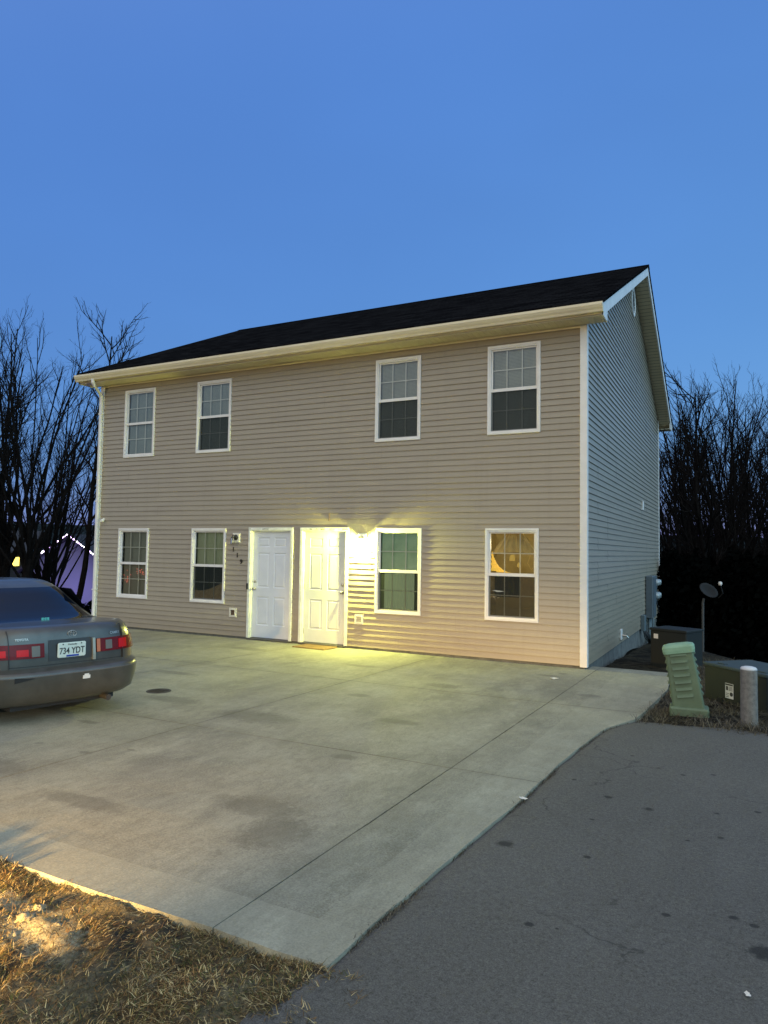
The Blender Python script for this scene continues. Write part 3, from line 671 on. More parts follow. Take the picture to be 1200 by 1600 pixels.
# windows
GX = [None]
def slats(mb, x0, x1, z0, z1, y, ang=70, pitch=.024):
    z = z0; c, s_ = math.cos(R(ang))*.0125, math.sin(R(ang))*.0125
    while z < z1:
        mb.quad((x0, y-c, z-s_), (x1, y-c, z-s_), (x1, y+c, z+s_), (x0, y+c, z+s_)); z += pitch
def window(x, zb, zt, style):
    x0, x1 = x-WW/2, x+WW/2; zm = (zb+zt)/2
    mb = MB(); mb.ring_frame(x0, x1, zb, zt, .034, -.034, .02); mb.ring_frame(x0+.028, x1-.028, zb+.028, zt-.028, .032, -.024, .045)
    w = mb.build('window', 'white', house, HO, bevel=.003)
    a0, a1, b0, b1 = x0+.058, x1-.058, zb+.058, zt-.058
    mb = MB(); mb.ring_frame(a0, a1, zm-.018, b1, .026, .006, .036); mb.box(a0+.001, a1-.001, -.012, .012, zm-.03, zm+.022); mb.build('sash_rail', 'white', w, HO)
    mb = MB(); mb.ring_frame(a0, a1, b0, zm+.012, .022, .012, .034); mb.build('lower_sash', 'white', w, HO)
    mb = MB(); mb.quad((a0+.01, .022, zm), (a1-.01, .022, zm), (a1-.01, .022, b1-.01), (a0+.01, .022, b1-.01)); mb.build('pane', 'glass', w, HO)
    mb = MB(); mb.quad((a0+.01, .026, b0+.01), (a1-.01, .026, b0+.01), (a1-.01, .026, zm), (a0+.01, .026, zm)); mb.build('pane', 'glass', w, HO)
    for (p, q, yy) in ((zm+.01, b1-.02, .029), (b0+.015, zm-.01, .030)):
        mb = MB(); g = .0085
        for t in (1/3, 2/3): xx = a0+(a1-a0)*t; mb.box(xx-g, xx+g, yy, yy+.006, p, q)
        zz = (p+q)/2; mb.box(a0+.015, a1-.015, yy+.001, yy+.007, zz-g, zz+g); mb.build('grille', 'grille' if q > zm else 'grille', w, HO)
    if style.get('screen', True):
        mb = MB(); mb.quad((a0+.004, -.004, b0+.004), (a1-.004, -.004, b0+.004), (a1-.004, -.004, zm-.02), (a0+.004, -.004, zm-.02)); mb.build('insect_screen', 'screen', w, HO)
    lo = style.get('blind', (0, 1)); 
    if lo:
        mb = MB(); z_a = b0+(b1-b0)*lo[0]; z_b = b0+(b1-b0)*lo[1]; slats(mb, a0+.02, a1-.02, z_a, z_b, .075)
        for xx in (a0+.15, a1-.15): mb.box(xx-.002, xx+.002, .060, .062, z_a, z_b)
        mb.build('blind', style.get('bm', 'blind'), w, HO)
    # room seen through the glass
    dp = style.get('depth', .6); rm = MB(); X0, X1, Z0, Z1 = (x0+.01, x1-.01, zb+.01, zt-.01) if not style.get('room') else style['room']
    y0, y1 = .05, .05+dp
    rm.quad((X0, y1, Z0), (X1, y1, Z0), (X1, y1, Z1), (X0, y1, Z1)); rm.quad((X0, y0, Z0), (X0, y1, Z0), (X0, y1, Z1), (X0, y0, Z1)); rm.quad((X1, y0, Z0), (X1, y0, Z1), (X1, y1, Z1), (X1, y1, Z0))
    rm.quad((X0, y0, Z1), (X0, y1, Z1), (X1, y1, Z1), (X1, y0, Z1)); rm.quad((X0, y0, Z0), (X1, y0, Z0), (X1, y1, Z0), (X0, y1, Z0))
    if style.get('room'):
        rm.ring_frame(X0, X1, Z0, Z1, .01, y0-.004, y0); 
        for q in ((X0, x0+.06, Z0, Z1), (x1-.06, X1, Z0, Z1), (x0+.06, x1-.06, Z0, zb+.06), (x0+.06, x1-.06, zt-.06, Z1)): rm.quad((q[0], y0+.002, q[2]), (q[1], y0+.002, q[2]), (q[1], y0+.002, q[3]), (q[0], y0+.002, q[3]))
    rm.build('room', style.get('rm', 'room'), w, HO)
    return w, (a0, a1, b0, b1, zm)
window(WX['W'][0], ZUB, ZUT, dict(screen=False, blind=(.01, 1)))
window(WX['W'][1], ZUB, ZUT, dict(blind=(.02, 1)))
window(WX['W'][2], ZUB, ZUT, dict(blind=(.02, 1)))
window(WX['W'][3], ZUB, ZUT, dict(blind=(.02, 1)))
# ground floor, far left: blinds, glowing red dots imitating lights reflected in the pane
w, (a0, a1, b0, b1, zm) = window(WX['L'][0], ZLB, ZLT, dict(screen=False, blind=None, depth=.5))
mb = MB(); slats(mb, a0+.02, a1-.02, zm, b1, .09, 70); mb.build('blind', mat('dim_blind', (.36, .37, .33), .6), w, HO)
mb = MB(); slats(mb, a0+.02, a1-.02, b0, zm, .09, 70); mb.build('blind', mat('dim_blind_b', (.33, .31, .25), .6), w, HO)
rng = random.Random(9)
for i in range(26):
    mb = MB(); t = rng.random(); cx = a0+.50+rng.gauss(0, .13) if t < .65 else a0+.12+rng.gauss(0, .05); cz = (b0+.50+rng.gauss(0, .055)) if t < .65 else b0+.30+rng.gauss(0, .12)
    cx = min(max(cx, a0+.03), a1-.03); r_ = .008; mb.lathe([(.001, -r_), (r_, 0), (.001, r_)], (cx, .062, cz), 6); mb.build('red_reflection', 'red_reflection_glow', w, HO)
# second: plain shade above, swag of fabric low down
w, (a0, a1, b0, b1, zm) = window(WX['L'][1], ZLB, ZLT, dict(blind=None, depth=.5))
mb = MB(); n = 20; g = []
for i in range(n+1):
    xx = a0+.01+(a1-a0-.02)*i/n; g.append((xx, .085+.006*math.sin(i*1.3)))
for p, q in zip(g, g[1:]): mb.quad((p[0], p[1], zm-.03), (q[0], q[1], zm-.03), (q[0], q[1], b1), (p[0], p[1], b1))
mb.build('curtain', mat('shade_cloth', (.46, .50, .36), .8), w, HO)
mb = MB()
for i in range(n):
    t0, t1 = i/n, (i+1)/n; xx0, xx1 = a0+(a1-a0)*t0, a0+(a1-a0)*t1
    def top(t): return b0+.09+.30*t**1.3+.10*(1-t)**3 if True else 0
    mb.quad((xx0, -.002+.045, b0+.005), (xx1, .043, b0+.005), (xx1, .06, top(t1)), (xx0, .06, top(t0)))
mb.build('cushion', mat('tan_fabric', (.62, .46, .26), .9, (.42, .30, .15), 14, emit=(.62, .44, .22), estr=.10), w, HO)  # weak glow put into the fabric to lighten it
# third: green tinted shade and curtain, room light put in as a faint glow
w, (a0, a1, b0, b1, zm) = window(WX['L'][2], ZLB, ZLT, dict(blind=None, depth=.7))
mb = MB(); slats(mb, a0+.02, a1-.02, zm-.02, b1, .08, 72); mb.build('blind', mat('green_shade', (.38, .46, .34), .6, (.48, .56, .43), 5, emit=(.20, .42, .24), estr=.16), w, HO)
mb = MB()
for i in range(12):
    xx0 = a0+.06+i*.05; mb.quad((xx0, .12+.012*(i % 2), b0+.02), (xx0+.05, .12+.012*((i+1) % 2), b0+.02), (xx0+.05, .12+.012*((i+1) % 2), zm), (xx0, .12+.012*(i % 2), zm))
mb.build('curtain', mat('glowing_green_cloth', (.42, .50, .33), .9, emit=(.42, .50, .30), estr=.60), w, HO)
# fourth: lit room with swagged curtains and a glowing shade
x = WX['L'][3]
w, (a0, a1, b0, b1, zm) = window(x, ZLB, ZLT, dict(blind=None, depth=2.2, room=(x-1.0, x+.9, .0, 2.45), rm='room_lit'))
M['sheer'] = mat('swag_curtain', (.62, .50, .26), .8, (.48, .37, .18), 9, emit=(.6, .42, .12), estr=.05)  # faint emission in the cloth stands for lamplight through it
M['swag'] = mat('swag_backlit', (.5, .33, .10), .8, (.42, .22, .05), 22, emit=(1.0, .62, .09), estr=.8)  # backlight put into the cloth as emission
def sheet(mb, f, nu, nv):
    n0 = len(mb.v)
    for j in range(nv+1):
        for i in range(nu+1): mb.v.append(f(i/nu, j/nv))
    for j in range(nv):
        for i in range(nu): mb.f.append((n0+j*(nu+1)+i, n0+j*(nu+1)+i+1, n0+(j+1)*(nu+1)+i+1, n0+(j+1)*(nu+1)+i))
mb = MB(); aw = a1-a0; um = zm+.02
# a tied-back dome of cloth across the top
sheet(mb, lambda s, t: (a0+aw*(.5+(s-.5)*(.35+.65*t)), .14+.012*math.sin(s*40), b1-(b1-um)*(.02+.46*t)-.07*abs(s-.5)*t), 30, 8)
mb.build('curtain', 'sheer', w, HO)
mb = MB()   # bright swag low left
sheet(mb, lambda s, t: (a0+.005+aw*(.44*s*(.25+.75*t)), .12+.02*math.sin(t*26+s*7), um+(.36-.34*t)*(1-s**1.5)*1.0+.008), 16, 24)
mb.build('curtain', 'swag', w, HO)
mb = MB(); mb.lathe([(.03, -.05), (.052, -.04), (.045, .02), (.028, .055)], (a0+aw*.36, .40, um+.25), 12)
mb.lathe([(.012, -.05), (.03, -.035), (.034, -.01), (.02, .03)], (a0+aw*.50, .42, um+.14), 12); mb.build('lamp_shade', 'shade_lit', w, HO, smooth=True)
mb = MB(); mb.tube([(a0+aw*.84, .16, um+.19+.11), (a0+aw*.78, .16, um+.17), (a0+aw*.86, .16, um+.06), (a0+aw*.95, .16, um+.16), (a0+aw*.9, .16, um+.28)], .004, 6); mb.build('curtain_tie', 'sheer', w, HO)
mb = MB()
for i in range(26):
    xx = a0+aw*(.62+.30*i/25); L = .22+.24*random.random()*(1 if i < 16 else .6); mb.box(xx, xx+aw*.007, .13+.01*(i % 3), .134+.01*(i % 3), zm-.03-L-.12, zm-.01)
mb.build('fringe', mat('fringe_cloth', (.52, .40, .25), .8, (.2, .14, .09), 50, emit=(.6, .36, .15), estr=.10), w, HO)  # strands glow weakly in place of lamplight on them
mb = MB(); sheet(mb, lambda s, t: (a0+aw*.05+aw*.55*s, .2+.015*math.sin(s*30), b0+.32+.36*t), 24, 2); mb.build('curtain', mat('dark_drape', (.06, .05, .035), .9), w, HO)
mb = MB(); mb.loft([[(a0+aw*.04, .08, b0+.43), (a0+aw*.16, .08, b0+.405), (a0+aw*.34, .08, b0+.42), (a0+aw*.14, .08, b0+.435)], [(a0+aw*.04, .085, b0+.43), (a0+aw*.16, .085, b0+.405), (a0+aw*.34, .085, b0+.42), (a0+aw*.14, .085, b0+.435)]])
mb.build('shelf_edge', emis('bright_edge', (1, .92, .75), .9), w, HO)  # edge glows of itself to look brightly lit
lamp('room_lamp', 'POINT', (x-.25, .9, 1.75), 38, (1.0, .76, .34), .08)

# doors
def door(x, knob_side, dm):
    x0, x1 = x-DWo/2, x+DWo/2; z0, z1 = DZ0, DZ1
    mb = MB()
    for (a, b, c, d) in ((x0, x0+.058, z0+.02, z1), (x1-.058, x1, z0+.02, z1)): mb.box(a, b, -.034, .03, c, d-.059)
    mb.box(x0, x1, -.036, .03, z1-.058, z1)
    for (a, b) in ((x0+.045, x0+.075), (x1-.075, x1-.045)): mb.box(a, b, -.018, .09, z0+.02, z1-.06)
    mb.box(x0+.0755, x1-.0755, -.018, .09, z1-.078, z1-.0585)
    fr = mb.build('door_frame', 'casing', house, HO, bevel=.004)
    a0, a1, b0, b1 = x0+.077, x1-.077, z0+.035, z1-.08; yd = .035; w = a1-a0; h = b1-b0
    # slab with six pressed panels
    px = [(a0+.13*w, a0+.44*w), (a0+.56*w, a0+.87*w)]; pz = [(b0+.855*h, b0+.945*h), (b0+.47*h, b0+.80*h), (b0+.115*h, b0+.385*h)]
    mb = MB(); xs = [a0, px[0][0], px[0][1], px[1][0], px[1][1], a1]; zs = [b0, *pz[2], *pz[1], *pz[0], b1]
    for i in range(5):
        for j in range(7):
            if i in (1, 3) and j in (1, 3, 5):
                L = [(0, 0), (.012, .011), (.024, .011), (.045, .002)]
                prev = None
                for (ins, dep) in L:
                    c = [(xs[i]+ins, yd+dep, zs[j]+ins), (xs[i+1]-ins, yd+dep, zs[j]+ins), (xs[i+1]-ins, yd+dep, zs[j+1]-ins), (xs[i]+ins, yd+dep, zs[j+1]-ins)]
                    if prev:
                        for k in range(4): mb.quad(prev[k], prev[(k+1) % 4], c[(k+1) % 4], c[k])
                    prev = c
                mb.quad(*prev)
            else: mb.quad((xs[i], yd, zs[j]), (xs[i+1], yd, zs[j]), (xs[i+1], yd, zs[j+1]), (xs[i], yd, zs[j+1]))
    mb.quad((a0, yd+.04, b0), (a0, yd+.04, b1), (a1, yd+.04, b1), (a1, yd+.04, b0))
    for p, q in (((a0, b0), (a1, b0)), ((a1, b0), (a1, b1)), ((a1, b1), (a0, b1)), ((a0, b1), (a0, b0))): mb.quad((p[0], yd, p[1]), (p[0], yd+.04, p[1]), (q[0], yd+.04, q[1]), (q[0], yd, q[1]))
    d = mb.build('door', dm, house, HO)
    kx = a0+.065 if knob_side < 0 else a1-.065; kz = .80
    mb = MB(); mb.lathe([(.032, 0), (.032, -.008), (.014, -.014), (.012, -.035), (.026, -.048), (.029, -.06), (.02, -.07), (.002, -.073)], (kx, yd, kz), 16, axis='y'); mb.build('knob', 'metal', d, HO, smooth=True)
    mb = MB(); mb.lathe([(.03, 0), (.03, -.012), (.02, -.02), (.002, -.022)], (kx, yd, kz+.14), 16, axis='y'); mb.build('deadbolt', 'metal', d, HO, smooth=True)
    for hz in (b0+.2, b0+h*.5, b1-.2):
        hx = a1 if knob_side < 0 else a0; mb = MB(); mb.box(hx-.008, hx+.008, yd-.012, yd+.01, hz-.05, hz+.05); mb.build('hinge', 'metal', d, HO)
    mb = MB(); mb.box(x0+.03, x1-.03, -.065, .08, z0-.025, z0+.018); mb.build('threshold', 'alum', fr, HO)
    mb = MB(); mb.box(a0, a1, .095, .11, b0-.05, b1+.05); mb.build('hall_backing', 'room', d, HO)
    return fr
f1 = door(DX[0], -1, 'door'); f2 = door(DX[1], 1, 'door_b')
M['rot'] = mat('peeled_wood', (.05, .035, .02), 1, (.12, .1, .07), 60)
for fr, x, ps in ((f1, DX[0], ((-.2, .16, .012), (-.52, .05, .008))), (f2, DX[1], ((-.32, .06, .016), (-.08, .10, .018), (.12, .12, .014), (.40, .09, .02), (.49, .05, .022), (-.18, .04, .01)))):
    for (dx, wd, hh) in ps:
        mb = MB(); n0 = [(x+dx, DZ1-.026), (x+dx+wd*.4, DZ1-.022), (x+dx+wd, DZ1-.027), (x+dx+wd*.9, DZ1-.026-hh), (x+dx+wd*.5, DZ1-.024-hh*.8), (x+dx+wd*.1, DZ1-.026-hh)]
        mb.loft([[(a, -.034, b) for a, b in n0], [(a, -.0375, b) for a, b in n0]]); mb.build('peeled_patch', 'rot', fr, HO)
mb = MB(); mb.bbox(DX[0]-DWo/2-.012, DX[0]-DWo/2+.028, -.058, -.036, .78, .90, .006); mb.build('doorbell_camera', 'black', f1, HO)

# porch lanterns
def lantern(x, z, lit):
    mb = MB(); mb.box(x-.08, x+.08, -.045, -.0, z-.085, z+.085); mb.ring_frame(x-.095, x+.095, z-.10, z+.10, .02, -.03, 0)
    blk = mb.build('mounting_block', 'mount' if not lit else 'white', house, HO, bevel=.004)
    mb = MB(); mb.lathe([(.055, -.045), (.055, -.055), (.03, -.07), (.012, -.075)], (x, 0, z+.01), 16, axis='y')
    mb.tube([(x, -.07, z+.01), (x, -.11, z+.05), (x, -.135, z+.058), (x, -.15, z+.042)], .009, 8)
    mb.lathe([(.036, .0), (.033, .012), (.020, .026), (.007, .034), (.007, .05)], (x, -.15, z-.004), 8)
    mb.tube([(x+.038*math.cos(math.pi*k/4), -.15+.038*math.sin(math.pi*k/4), z-.124) for k in range(9)], .004, 5, cap=False)
    for k in range(4):
        a = math.pi/4+k*math.pi/2; mb.tube([(x+.033*math.cos(a), -.15+.033*math.sin(a), z-.004), (x+.038*math.cos(a), -.15+.038*math.sin(a), z-.122)], .003, 4)
    l = mb.build('lantern', 'black' if not lit else 'metal', blk, HO)
    mb = MB(); mb.lathe([(.031, -.010), (.036, -.116)], (x, -.15, z), 8)
    mb.f = [f for f in mb.f if len(f) == 4]; mb.build('lantern_glass', 'clear', blk, HO)
    mb = MB(); mb.lathe([(.004, -.10), (.010, -.094), (.012, -.08), (.010, -.064), (.006, -.055)], (x, -.15, z), 12); mb.build('bulb', 'bulb' if lit else 'label', blk, HO, smooth=True)
lantern(-6.91, 1.80, False)
lantern(-4.013, 1.80, True)
PL = lamp('porch_lamp', 'POINT', (-4.013, -.15, 1.712), 1150, (.97, 1.0, .22), .036)
for (ch, x, z) in (('1', -6.985, 1.565), ('1', -6.882, 1.447), ('9', -6.780, 1.320)):
    mb = text_mb(ch, .125, .004, bold=.003); mb.v = [(x+a, -.026-c, z+b) for a, b, c in mb.v]; mb.build('house_number', 'digits', house, HO)
# exhaust hoods
def hood(x, z, inner):
    mb = MB(); mb.ring_frame(x-.09, x+.09, z-.09, z+.09, .022, -.032, -.003); mb.ring_frame(x-.066, x+.066, z-.066, z+.066, .014, -.042, -.005)
    h = mb.build('exhaust_vent', 'mount', house, HO, bevel=.003)
    mb = MB()
    for k in range(4): mb.quad((x-.052, -.020, z-.052+.026*k), (x+.052, -.020, z-.052+.026*k), (x+.052, -.034, z-.030+.026*k), (x-.052, -.034, z-.030+.026*k))
    mb.build('louvre', inner, h, HO)
hood(-6.955, .30, 'rust'); hood(-4.052, .33, 'mount')
# little security camera and a cable staple
mb = MB(); mb.lathe([(.028, 0), (.028, -.012), (.012, -.02), (.012, -.05)], (-10.717, -.012, 2.20), 12, axis='y'); mb.lathe([(.024, -.04), (.032, -.055), (.032, -.11), (.02, -.115)], (-10.69, 0, 2.165), 12, axis='y'); mb.build('security_camera', 'white', house, HO, smooth=False)
mb = MB(); mb.tube([(-4.735, -.02, 2.28), (-4.733, -.024, 2.20), (-4.74, -.02, 2.13)], .006, 6); mb.build('cable_clip', 'rust', house, HO)
# gable vent (tall oval with louvres)
mb = MB(); prof = []; n = 28; cy, cz, ra, rb = RIDY, 7.36, .26, .34
for (k, o) in ((1.0, .012), (1.0, .045), (.86, .05), (.80, .028)): prof.append([(o, cy+ra*k*math.cos(2*math.pi*i/n), cz+rb*k*math.sin(2*math.pi*i/n)) for i in range(n)])
mb.loft(prof, cap=False); gv = mb.build('gable_vent', 'white', house, HO)
mb = MB()
for k in range(9):
    z = cz-rb*.75+k*rb*1.5/8; ww = ra*.8*math.sqrt(max(.05, 1-((z-cz)/(rb*.82))**2)); mb.quad((.018, cy-ww, z+.03), (.018, cy+ww, z+.03), (.04, cy+ww, z-.02), (.04, cy-ww, z-.02))
mb.build('louvre', 'label', gv, HO)
# side wall: small cable cover, hose bib block, electric service
mb = MB(); mb.bbox(.01, .055, 6.72, 6.84, 2.68, 2.90, .01); mb.tube([(.03, 6.70, 2.70), (.03, 6.60, 2.67), (.028, 6.58, 2.75)], .006, 6); mb.build('cable_cover', 'white', house, HO)
mb = MB(); mb.bbox(.01, .04, 3.33, 3.50, -.10, .10, .008); hb = mb.build('hose_bib_block', 'white', house, HO)
mb = MB(); mb.tube([(.03, 3.45, -.02), (.12, 3.46, -.03), (.16, 3.47, -.07)], [.02, .018, .012], 8); mb.lathe([(.03, 0), (.03, .012)], (.12, 3.46, .0), 10); mb.build('hose_bib', 'metal', hb, HO)
mb = MB(); mb.bbox(.015, .20, 7.35, 7.95, .02, 1.06, .02); mb.box(.20, .212, 7.37, 7.93, .05, 1.03); sv = mb.build('electric_panel', 'grey_box', house, HO, bevel=.004)
mb = MB(); mb.box(.015, .12, 8.05, 9.0, .35, 1.03)
mb.build('meter_socket', 'grey_box', sv, HO)
for z in (.86, .52):
    for yy in (8.35, 8.78):
        mb = MB(); mb.lathe([(.09, .12), (.09, .15), (.08, .22), (.055, .25), (.005, .255)], (0, yy, z), 18, axis='x'); mb.build('electric_meter', 'meter_glass', sv, HO, smooth=True)
for (yy, zt, r_) in ((7.50, .03, .035), (7.72, .03, .045), (7.88, .05, .022), (8.3, .36, .03)):
    mb = MB(); mb.tube([(.09, yy, zt), (.09, yy, -.35), (.10, yy, -.80)], r_, 10); mb.build('conduit', 'conduit', sv, HO, smooth=True)
mb = MB(); mb.bbox(.015, .11, 6.45, 6.72, -.22, .15, .01); mb.build('telephone_box', 'conduit', sv, HO)
rng = random.Random(5)
for i in range(5):
    mb = MB(); y0 = 6.5+i*.05; mb.tube([(.07, y0, -.2), (.10+.03*i, y0+.05, -.38), (.14+.03*i, y0+.35+.1*rng.random(), -.52-.02*i), (.16, y0+.8, -.56), (.18+.05*i, y0+1.1+.2*i, -.60)], .012+.006*(i == 2), 6); mb.build('cable', 'cable', sv, HO, smooth=True)
mb = MB(); mb.tube([(.13, 8.15, .5), (.2, 8.25, .3), (.22, 8.5, .12), (.15, 8.8, .2), (.12, 8.9, .35)], .014, 6); mb.build('cable', 'cable', sv, HO)

# ------------------------------------------------------------------ things by the house
mb = MB(); rng = random.Random(3)
mx = Matrix.Translation((-4.80, -.33, -.199)) @ Matrix.Rotation(R(-3), 4, 'Z')
mb.bbox(-.36, .36, -.22, .22, 0, .018, .01, mx)
o = mb.build('doormat', 'mat'); tag(o, 'worn brown doormat on the concrete below the right white door', 'doormat')
mb = MB(); c = (-4.0, -5.02, G(-4, -5.02)); mb.lathe([(.145, -.002), (.145, .004), (.125, .006), (.12, .003), (.02, .003)], c, 24)
for k in range(5): mb.box(c[0]-.09, c[0]+.09, c[1]-.08+.035*k, c[1]-.065+.035*k, c[2]+.003, c[2]+.008)
tag(mb.build('drain_cover', 'iron'), 'round dark iron drain cover set in the concrete near the parked car', 'drain cover')

# bits of litter
def scrap(u, v, r, seed, label):
    p = gnd(u, v); rg = random.Random(seed); mb = MB(); n = 7; rows = []
    for j in range(n):
        for i in range(n):
            x, y = (i/(n-1)-.5)*r*2, (j/(n-1)-.5)*r*1.2; x += rg.uniform(-.12, .12)*r; y += rg.uniform(-.12, .12)*r
            mb.v.append((x, y, .004+r*.35*abs(mnoise.noise(Vector((x/r*1.6+seed, y/r*1.6, 0))))+rg.uniform(0, .08)*r))
    for j in range(n-1):
        for i in range(n-1):
            if (i in (0, n-2) and j in (0, n-2)): continue
            mb.f.append((j*n+i, j*n+i+1, (j+1)*n+i+1, (j+1)*n+i))
    o = mb.build('paper_scrap', 'mount'); o.location = (p.x, p.y, G(p.x, p.y)+.001); o.rotation_euler = (0, 0, seed); tag(o, label, 'litter', 'paper scraps')
scrap(866, 1061, .07, 1, 'crumpled white paper scrap on the concrete near the house corner')
scrap(1168, 1556, .016, 2, 'small white scrap lying on the asphalt near the bottom right corner')
scrap(818, 1249, .03, 3, 'small pale scrap caught on the edge between concrete and asphalt')
# cable pedestal, leaning left
p = Vector((1.66, -2.62, 0)); root = empty('utility_pedestal', (p.x, p.y, G(p.x, p.y)-.04), R(4), label='light green louvred utility pedestal leaning left beside the driveway corner', cat='utility pedestal')
mb = MB(); mb.bbox(-.235, .235, -.15, .15, -.02, .11, .02); mb.build('base_collar', 'ped_green', root, bevel=.005)
TL = Matrix.Translation((0, 0, .08)) @ Matrix.Rotation(R(-9.5), 4, 'Y')
def rr(w, d, r, z, n=5):
    pts = []
    for (cx, cy, a0) in ((w-r, d-r, 0), (-w+r, d-r, 90), (-w+r, -d+r, 180), (w-r, -d+r, 270)):
        for k in range(n+1): a = R(a0+90*k/n); pts.append((cx+r*math.cos(a), cy+r*math.sin(a), z))
    return pts
mb = MB(); mb.loft([rr(.190, .115, .03, 0), rr(.170, .105, .03, .74)], TL)
for k in range(7):                        # louvre ledges on front, back and sides
    z = .16+k*.085; ww = .19-.02*z/.74; dd = .115-.01*z/.74
    mb.loft([[(-.115, -dd+.001, z), (.085, -dd+.001, z), (.085, -dd+.001, z+.036), (-.115, -dd+.001, z+.036)], [(-.110, -dd-.030, z), (.080, -dd-.030, z), (.085, -dd-.0015, z+.034), (-.115, -dd-.0015, z+.034)]], TL)
    mb.loft([[(-.115, dd-.001, z), (.115, dd-.001, z), (.115, dd-.001, z+.03), (-.115, dd-.001, z+.03)], [(-.11, dd+.016, z), (.11, dd+.016, z), (.115, dd+.0015, z+.03), (-.115, dd+.0015, z+.03)]], TL)
    for sx in (-1, 1): mb.loft([[(sx*(ww-.002), -.07, z), (sx*(ww-.002), .07, z), (sx*(ww-.002), .07, z+.04), (sx*(ww-.002), -.07, z+.04)], [(sx*(ww+.020), -.065, z+.004), (sx*(ww+.020), .065, z+.004), (sx*(ww+.004), .07, z+.036), (sx*(ww+.004), -.07, z+.036)]], TL)
mb.build('louvred_shell', 'ped_green', root)
mb = MB(); mb.loft([rr(.192, .128, .05, .70), rr(.198, .133, .05, .735), rr(.198, .133, .06, .775), rr(.183, .118, .06, .80), rr(.13, .08, .05, .815)], TL); mb.build('cap', 'ped_cap', root, smooth=False)
root.scale = (.87, .87, .90)
# low pad transformer
A = Vector((1.76, -1.40)); B = Vector((2.45, -2.12)); e = (B-A).normalized(); ang = math.atan2(e.y, e.x); L = (B-A).length
root = empty('utility_box', (A.x, A.y, -.21), ang, label='wide low dark green transformer box with pale lid and warning sticker behind the bollard', cat='utility box')
mb = MB(); mb.bbox(0, L, 0, .72, 0, .42, .012); bd = mb.build('cabinet', 'xf_green', root, bevel=.004)
mb = MB(); mb.bbox(-.015, L+.015, -.015, .74, .421, .452, .012)
for sx in (.16, L-.2): mb.bbox(sx, sx+.12, .06, .12, .452, .466, .006)
mb.build('lid', 'xf_top', root)
mb = MB(); mb.box(.36, .49, -.004, -.001, .07, .25); st = mb.build('warning_sticker', 'label', root)
mb = MB(); mb.box(0.365, 0.485, -.006, -.0045, .225, .245); mb.lathe([(.026, -.006), (.026, -.0045)], (.46, 0, .125), 10, axis='y'); mb.box(0.375, 0.410, -.006, -.0045, .165, .215)
for k in range(4): mb.box(0.420, 0.480, -.006, -.0045, .165+.014*k, .171+.014*k)
for k in range(3): mb.box(0.375, 0.420, -.006, -.0045, .085+.02*k, .092+.02*k)
mb.build('print', 'ink', st)
# bollard
bx, by = 2.262, -2.90; root = empty('bollard', (bx, by, G(bx, by)-.05), label='short round concrete bollard with white domed top by the asphalt edge', cat='bollard')
mb = MB(); mb.lathe([(.084, 0), (.083, .2), (.082, .58), (.080, .605)], (0, 0, 0), 28); mb.build('post', 'bollard', root, smooth=False)
mb = MB(); mb.lathe([(.082, .602), (.081, .616), (.071, .629), (.042, .638), (.004, .642)], (0, 0, 0), 28); mb.build('cap', 'bollard_cap', root, smooth=True)
# dark box behind the pedestal
p = at(1057, 1040, 12.3); root = empty('junction_box', (p.x, p.y, G(p.x, p.y)-.08), R(-24), label='dark green upright junction box with small white sticker between the house corner and the pedestal', cat='utility box')
mb = MB(); mb.bbox(-.33, .33, -.28, .28, 0, .66, .015); mb.build('cabinet', 'xf_green', root, bevel=.004)
mb = MB(); mb.bbox(-.345, .345, -.295, .295, .661, .70, .012); mb.build('lid', 'xf_green', root)
mb = MB(); mb.box(-.26, -.18, -.2845, -.281, .52, .60); mb.build('sticker', 'label', root)
# satellite dish
p = at(1098, 1000, 15.6); root = empty('satellite_dish', (p.x, p.y, G(p.x, p.y)-.1), 0, label='grey satellite dish on a thin pole standing on the grass behind the house corner', cat='satellite dish')
zt = at(1100, 935, 15.6).z-root.location.z
mb = MB(); mb.tube([(0, 0, 0), (.01, 0, zt-.1), (.03, 0, zt)], .026, 8); mb.build('pole', mat('pole_steel', (.06, .06, .058), .7), root)
DM = Matrix.Translation((.10, .02, zt+.14)) @ Matrix.Rotation(R(36), 4, 'Y') @ Matrix.Rotation(R(38), 4, 'X')
mb = MB(); rings = []
for r_, h_ in ((.03, .0), (.12, .012), (.2, .035), (.27, .065), (.27, .072), (.2, .045), (.12, .022), (.03, .01)): rings.append([(.7*r_*math.cos(2*math.pi*k/28)*1.1, .7*r_*math.sin(2*math.pi*k/28), h_) for k in range(28)])
mb.loft(rings, DM); mb.build('reflector', mat('dish_grey', (.008, .009, .010), .9), root, smooth=True)
mb = MB(); mb.tube([tuple(DM @ Vector((.25, 0, .05))), tuple(DM @ Vector((.26, 0, .22))), tuple(DM @ Vector((.10, 0, .40)))], .012, 6); arm = mb.build('feed_arm', 'black', root)
mb = MB(); mb.lathe([(.03, -.03), (.04, 0), (.035, .04), (.01, .05)], tuple(DM @ Vector((.10, 0, .40))), 10); mb.build('receiver', 'white', root)

